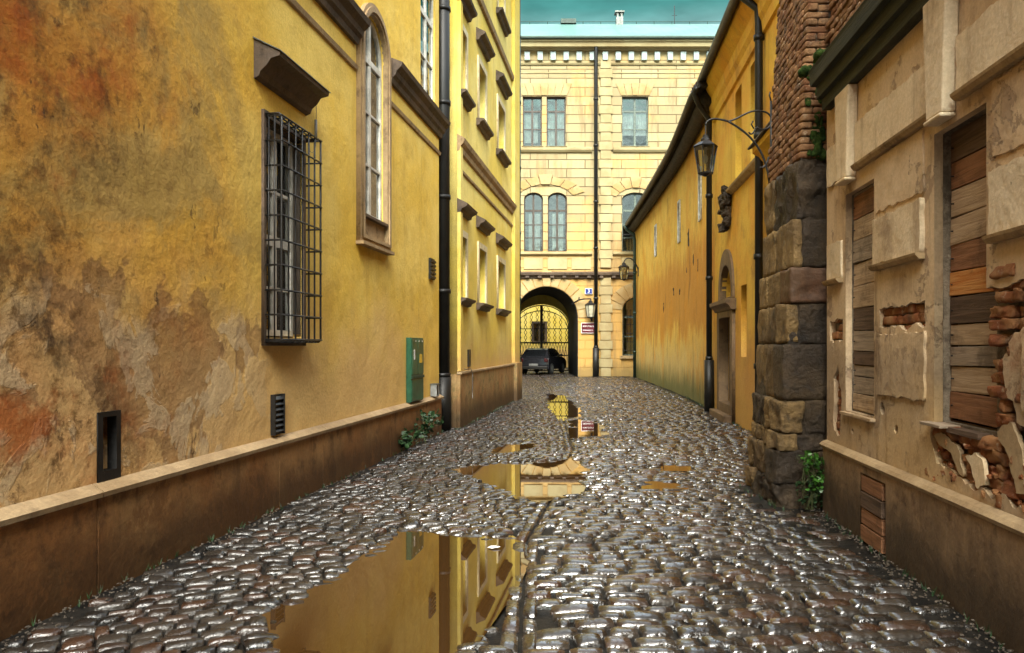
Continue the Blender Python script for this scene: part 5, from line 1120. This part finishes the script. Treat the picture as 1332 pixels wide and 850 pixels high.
for i in range(48):
    z = 3.50+1.15*rb.random()**1.2; m.rock((rb.gauss(3.04, .045)-off.x, YF-.01+rb.uniform(-.008, .03)-off.y, z), (rb.uniform(.012, .04), .007, rb.uniform(.02, .07)), 4, 2.5, .012, i, freq=12)
m.build('moss', 'moss', BT, smooth=True)
# ================================================================== PLANTS
def leaves(m, c, R, n, size, seed, squash=.8, up=.3):
    r = random.Random(seed)
    for _ in range(n):
        d = Vector((r.gauss(0, 1), r.gauss(0, 1), r.gauss(0, 1))).normalized()*(r.random()**.45); p = Vector(c)+Vector((d.x*R[0], d.y*R[1], d.z*R[2]))
        ax = Vector((r.gauss(0, 1), r.gauss(0, 1)-.4, r.gauss(0, .5)+up)).normalized(); sd = ax.cross(Vector((r.gauss(0, 1), r.gauss(0, 1), r.gauss(0, 1)))).normalized(); nn = ax.cross(sd)
        L = size*r.uniform(.6, 1.3); w_ = L*squash*.5
        pts = [p, p+ax*L*.3+sd*w_-nn*L*.06, p+ax*L*.7+sd*w_*.8-nn*L*.08, p+ax*L, p+ax*L*.7-sd*w_*.8-nn*L*.08, p+ax*L*.3-sd*w_-nn*L*.06, p+ax*L*.5]
        m.add(pts, [(0, 1, 6), (1, 2, 6), (2, 3, 6), (3, 4, 6), (4, 5, 6), (5, 0, 6)])
pv = empty('leafy_weed', (2.88, 7.45, 0), 0, 'bushy bright green weed in the corner at the foot of the buttress', 'plant', 'weeds at the foot of the walls')
m = MB(); leaves(m, (.02, -.03, .48), (.12, .09, .09), 90, .052, 1); leaves(m, (.06, .0, .30), (.12, .09, .16), 60, .05, 2); m.build('leaves', 'leaf', pv)
m = MB(); leaves(m, (.05, .05, .20), (.20, .08, .20), 110, .05, 3); m.build('shaded_leaves', 'leaf_dark', pv)
m = MB(); rb = random.Random(2)
for i in range(10): m.tube([(rb.uniform(-.02, .06), .05, 0), (rb.uniform(-.08, .1), rb.uniform(-.05, .05), .25), (rb.uniform(-.14, .14), rb.uniform(-.09, .05), .52)], .004, 5)
m.build('stem', 'stem', pv)
def low_weed(loc, h, n, seed, lab):
    t = empty('dark_weed', loc, 0, lab, 'plant', 'weeds at the foot of the walls'); m = MB(); s_ = MB(); r = random.Random(seed)
    for i in range(n):
        a = r.uniform(0, 2*PI); q = [(0, 0, 0), (.10*h*math.cos(a), .10*h*math.sin(a), .5*h*r.uniform(.6, 1)), (.45*h*math.cos(a), .45*h*math.sin(a), h*r.uniform(.5, 1))]; s_.tube(q, .004, 4)
        leaves(m, q[1], (.06, .06, .08), 5, .09, seed*50+i, .6); leaves(m, q[2], (.07, .07, .07), 7, .10, seed*70+i, .6)
    m.build('leaves', 'leaf_dark', t); s_.build('stem', 'stem', t)
low_weed((-1.42, 12.6, 0), .50, 9, 3, 'tall dark weed at the plinth below the green cabinet'); low_weed((-1.60, 11.7, 0), .26, 8, 5, 'low spreading dark weed at the left plinth nearer than the tall one')
# grass and grit in the joints along the wall feet
m = MB(); r = random.Random(6)
for _ in range(420):
    Y = r.uniform(3.6, 24); x = (-3.476+.148*Y+.06 if Y < 14.3 else -3.26+.145*Y+.1) if r.random() < .45 else (2.25+.108*Y-.08 if Y < 7.4 else curve(Y)-.06 if Y > 18.7 else (3.05+.1*Y-.08 if Y > 9.3 else 2.6))
    x += r.gauss(0, .02)
    for b in range(4):
        a = r.uniform(0, 2*PI); h_ = r.uniform(.02, .06); w_ = .003; dx, dy = math.cos(a)*h_*.5, math.sin(a)*h_*.5
        m.add([(x-w_, Y, -.01), (x+w_, Y, -.01), (x+dx, Y+dy, h_)], [(0, 1, 2)])
tag(m.build('grass_tufts', 'leaf_dark'), 'thin dark grass blades growing in the joints along the wall feet', 'grass', kind='stuff')
m = MB(); r = random.Random(8)
for _ in range(900):
    Y = 3.9+6*r.random()**1.3; sd_ = r.random()
    if sd_ < .6: x = 2.25+.108*Y-.05-abs(r.gauss(0, .10))
    else: x = -3.476+.148*Y+.06+abs(r.gauss(0, .08))
    s_ = r.uniform(.003, .009); m.rock((x, Y, .0+s_*.3), (s_*1.3, s_, s_*.7), 2, 3, .001, r.randint(0, 999), r.uniform(0, 3))
tag(m.build('grit', 'dirt'), 'loose wet grit scattered on the cobbles along the right wall', 'gravel', kind='stuff')
m = MB(); m.add([(-.20, 6.18, -.022), (-.16, 6.14, -.020), (-.09, 6.17, -.014), (-.11, 6.22, -.021), (-.17, 6.22, -.016), (-.14, 6.18, -.006)], [(0, 1, 5), (1, 2, 5), (2, 3, 5), (3, 4, 5), (4, 0, 5)]); tag(m.build('paper_scrap', 'paper'), 'crumpled white scrap floating at the far edge of the large puddle', 'litter')
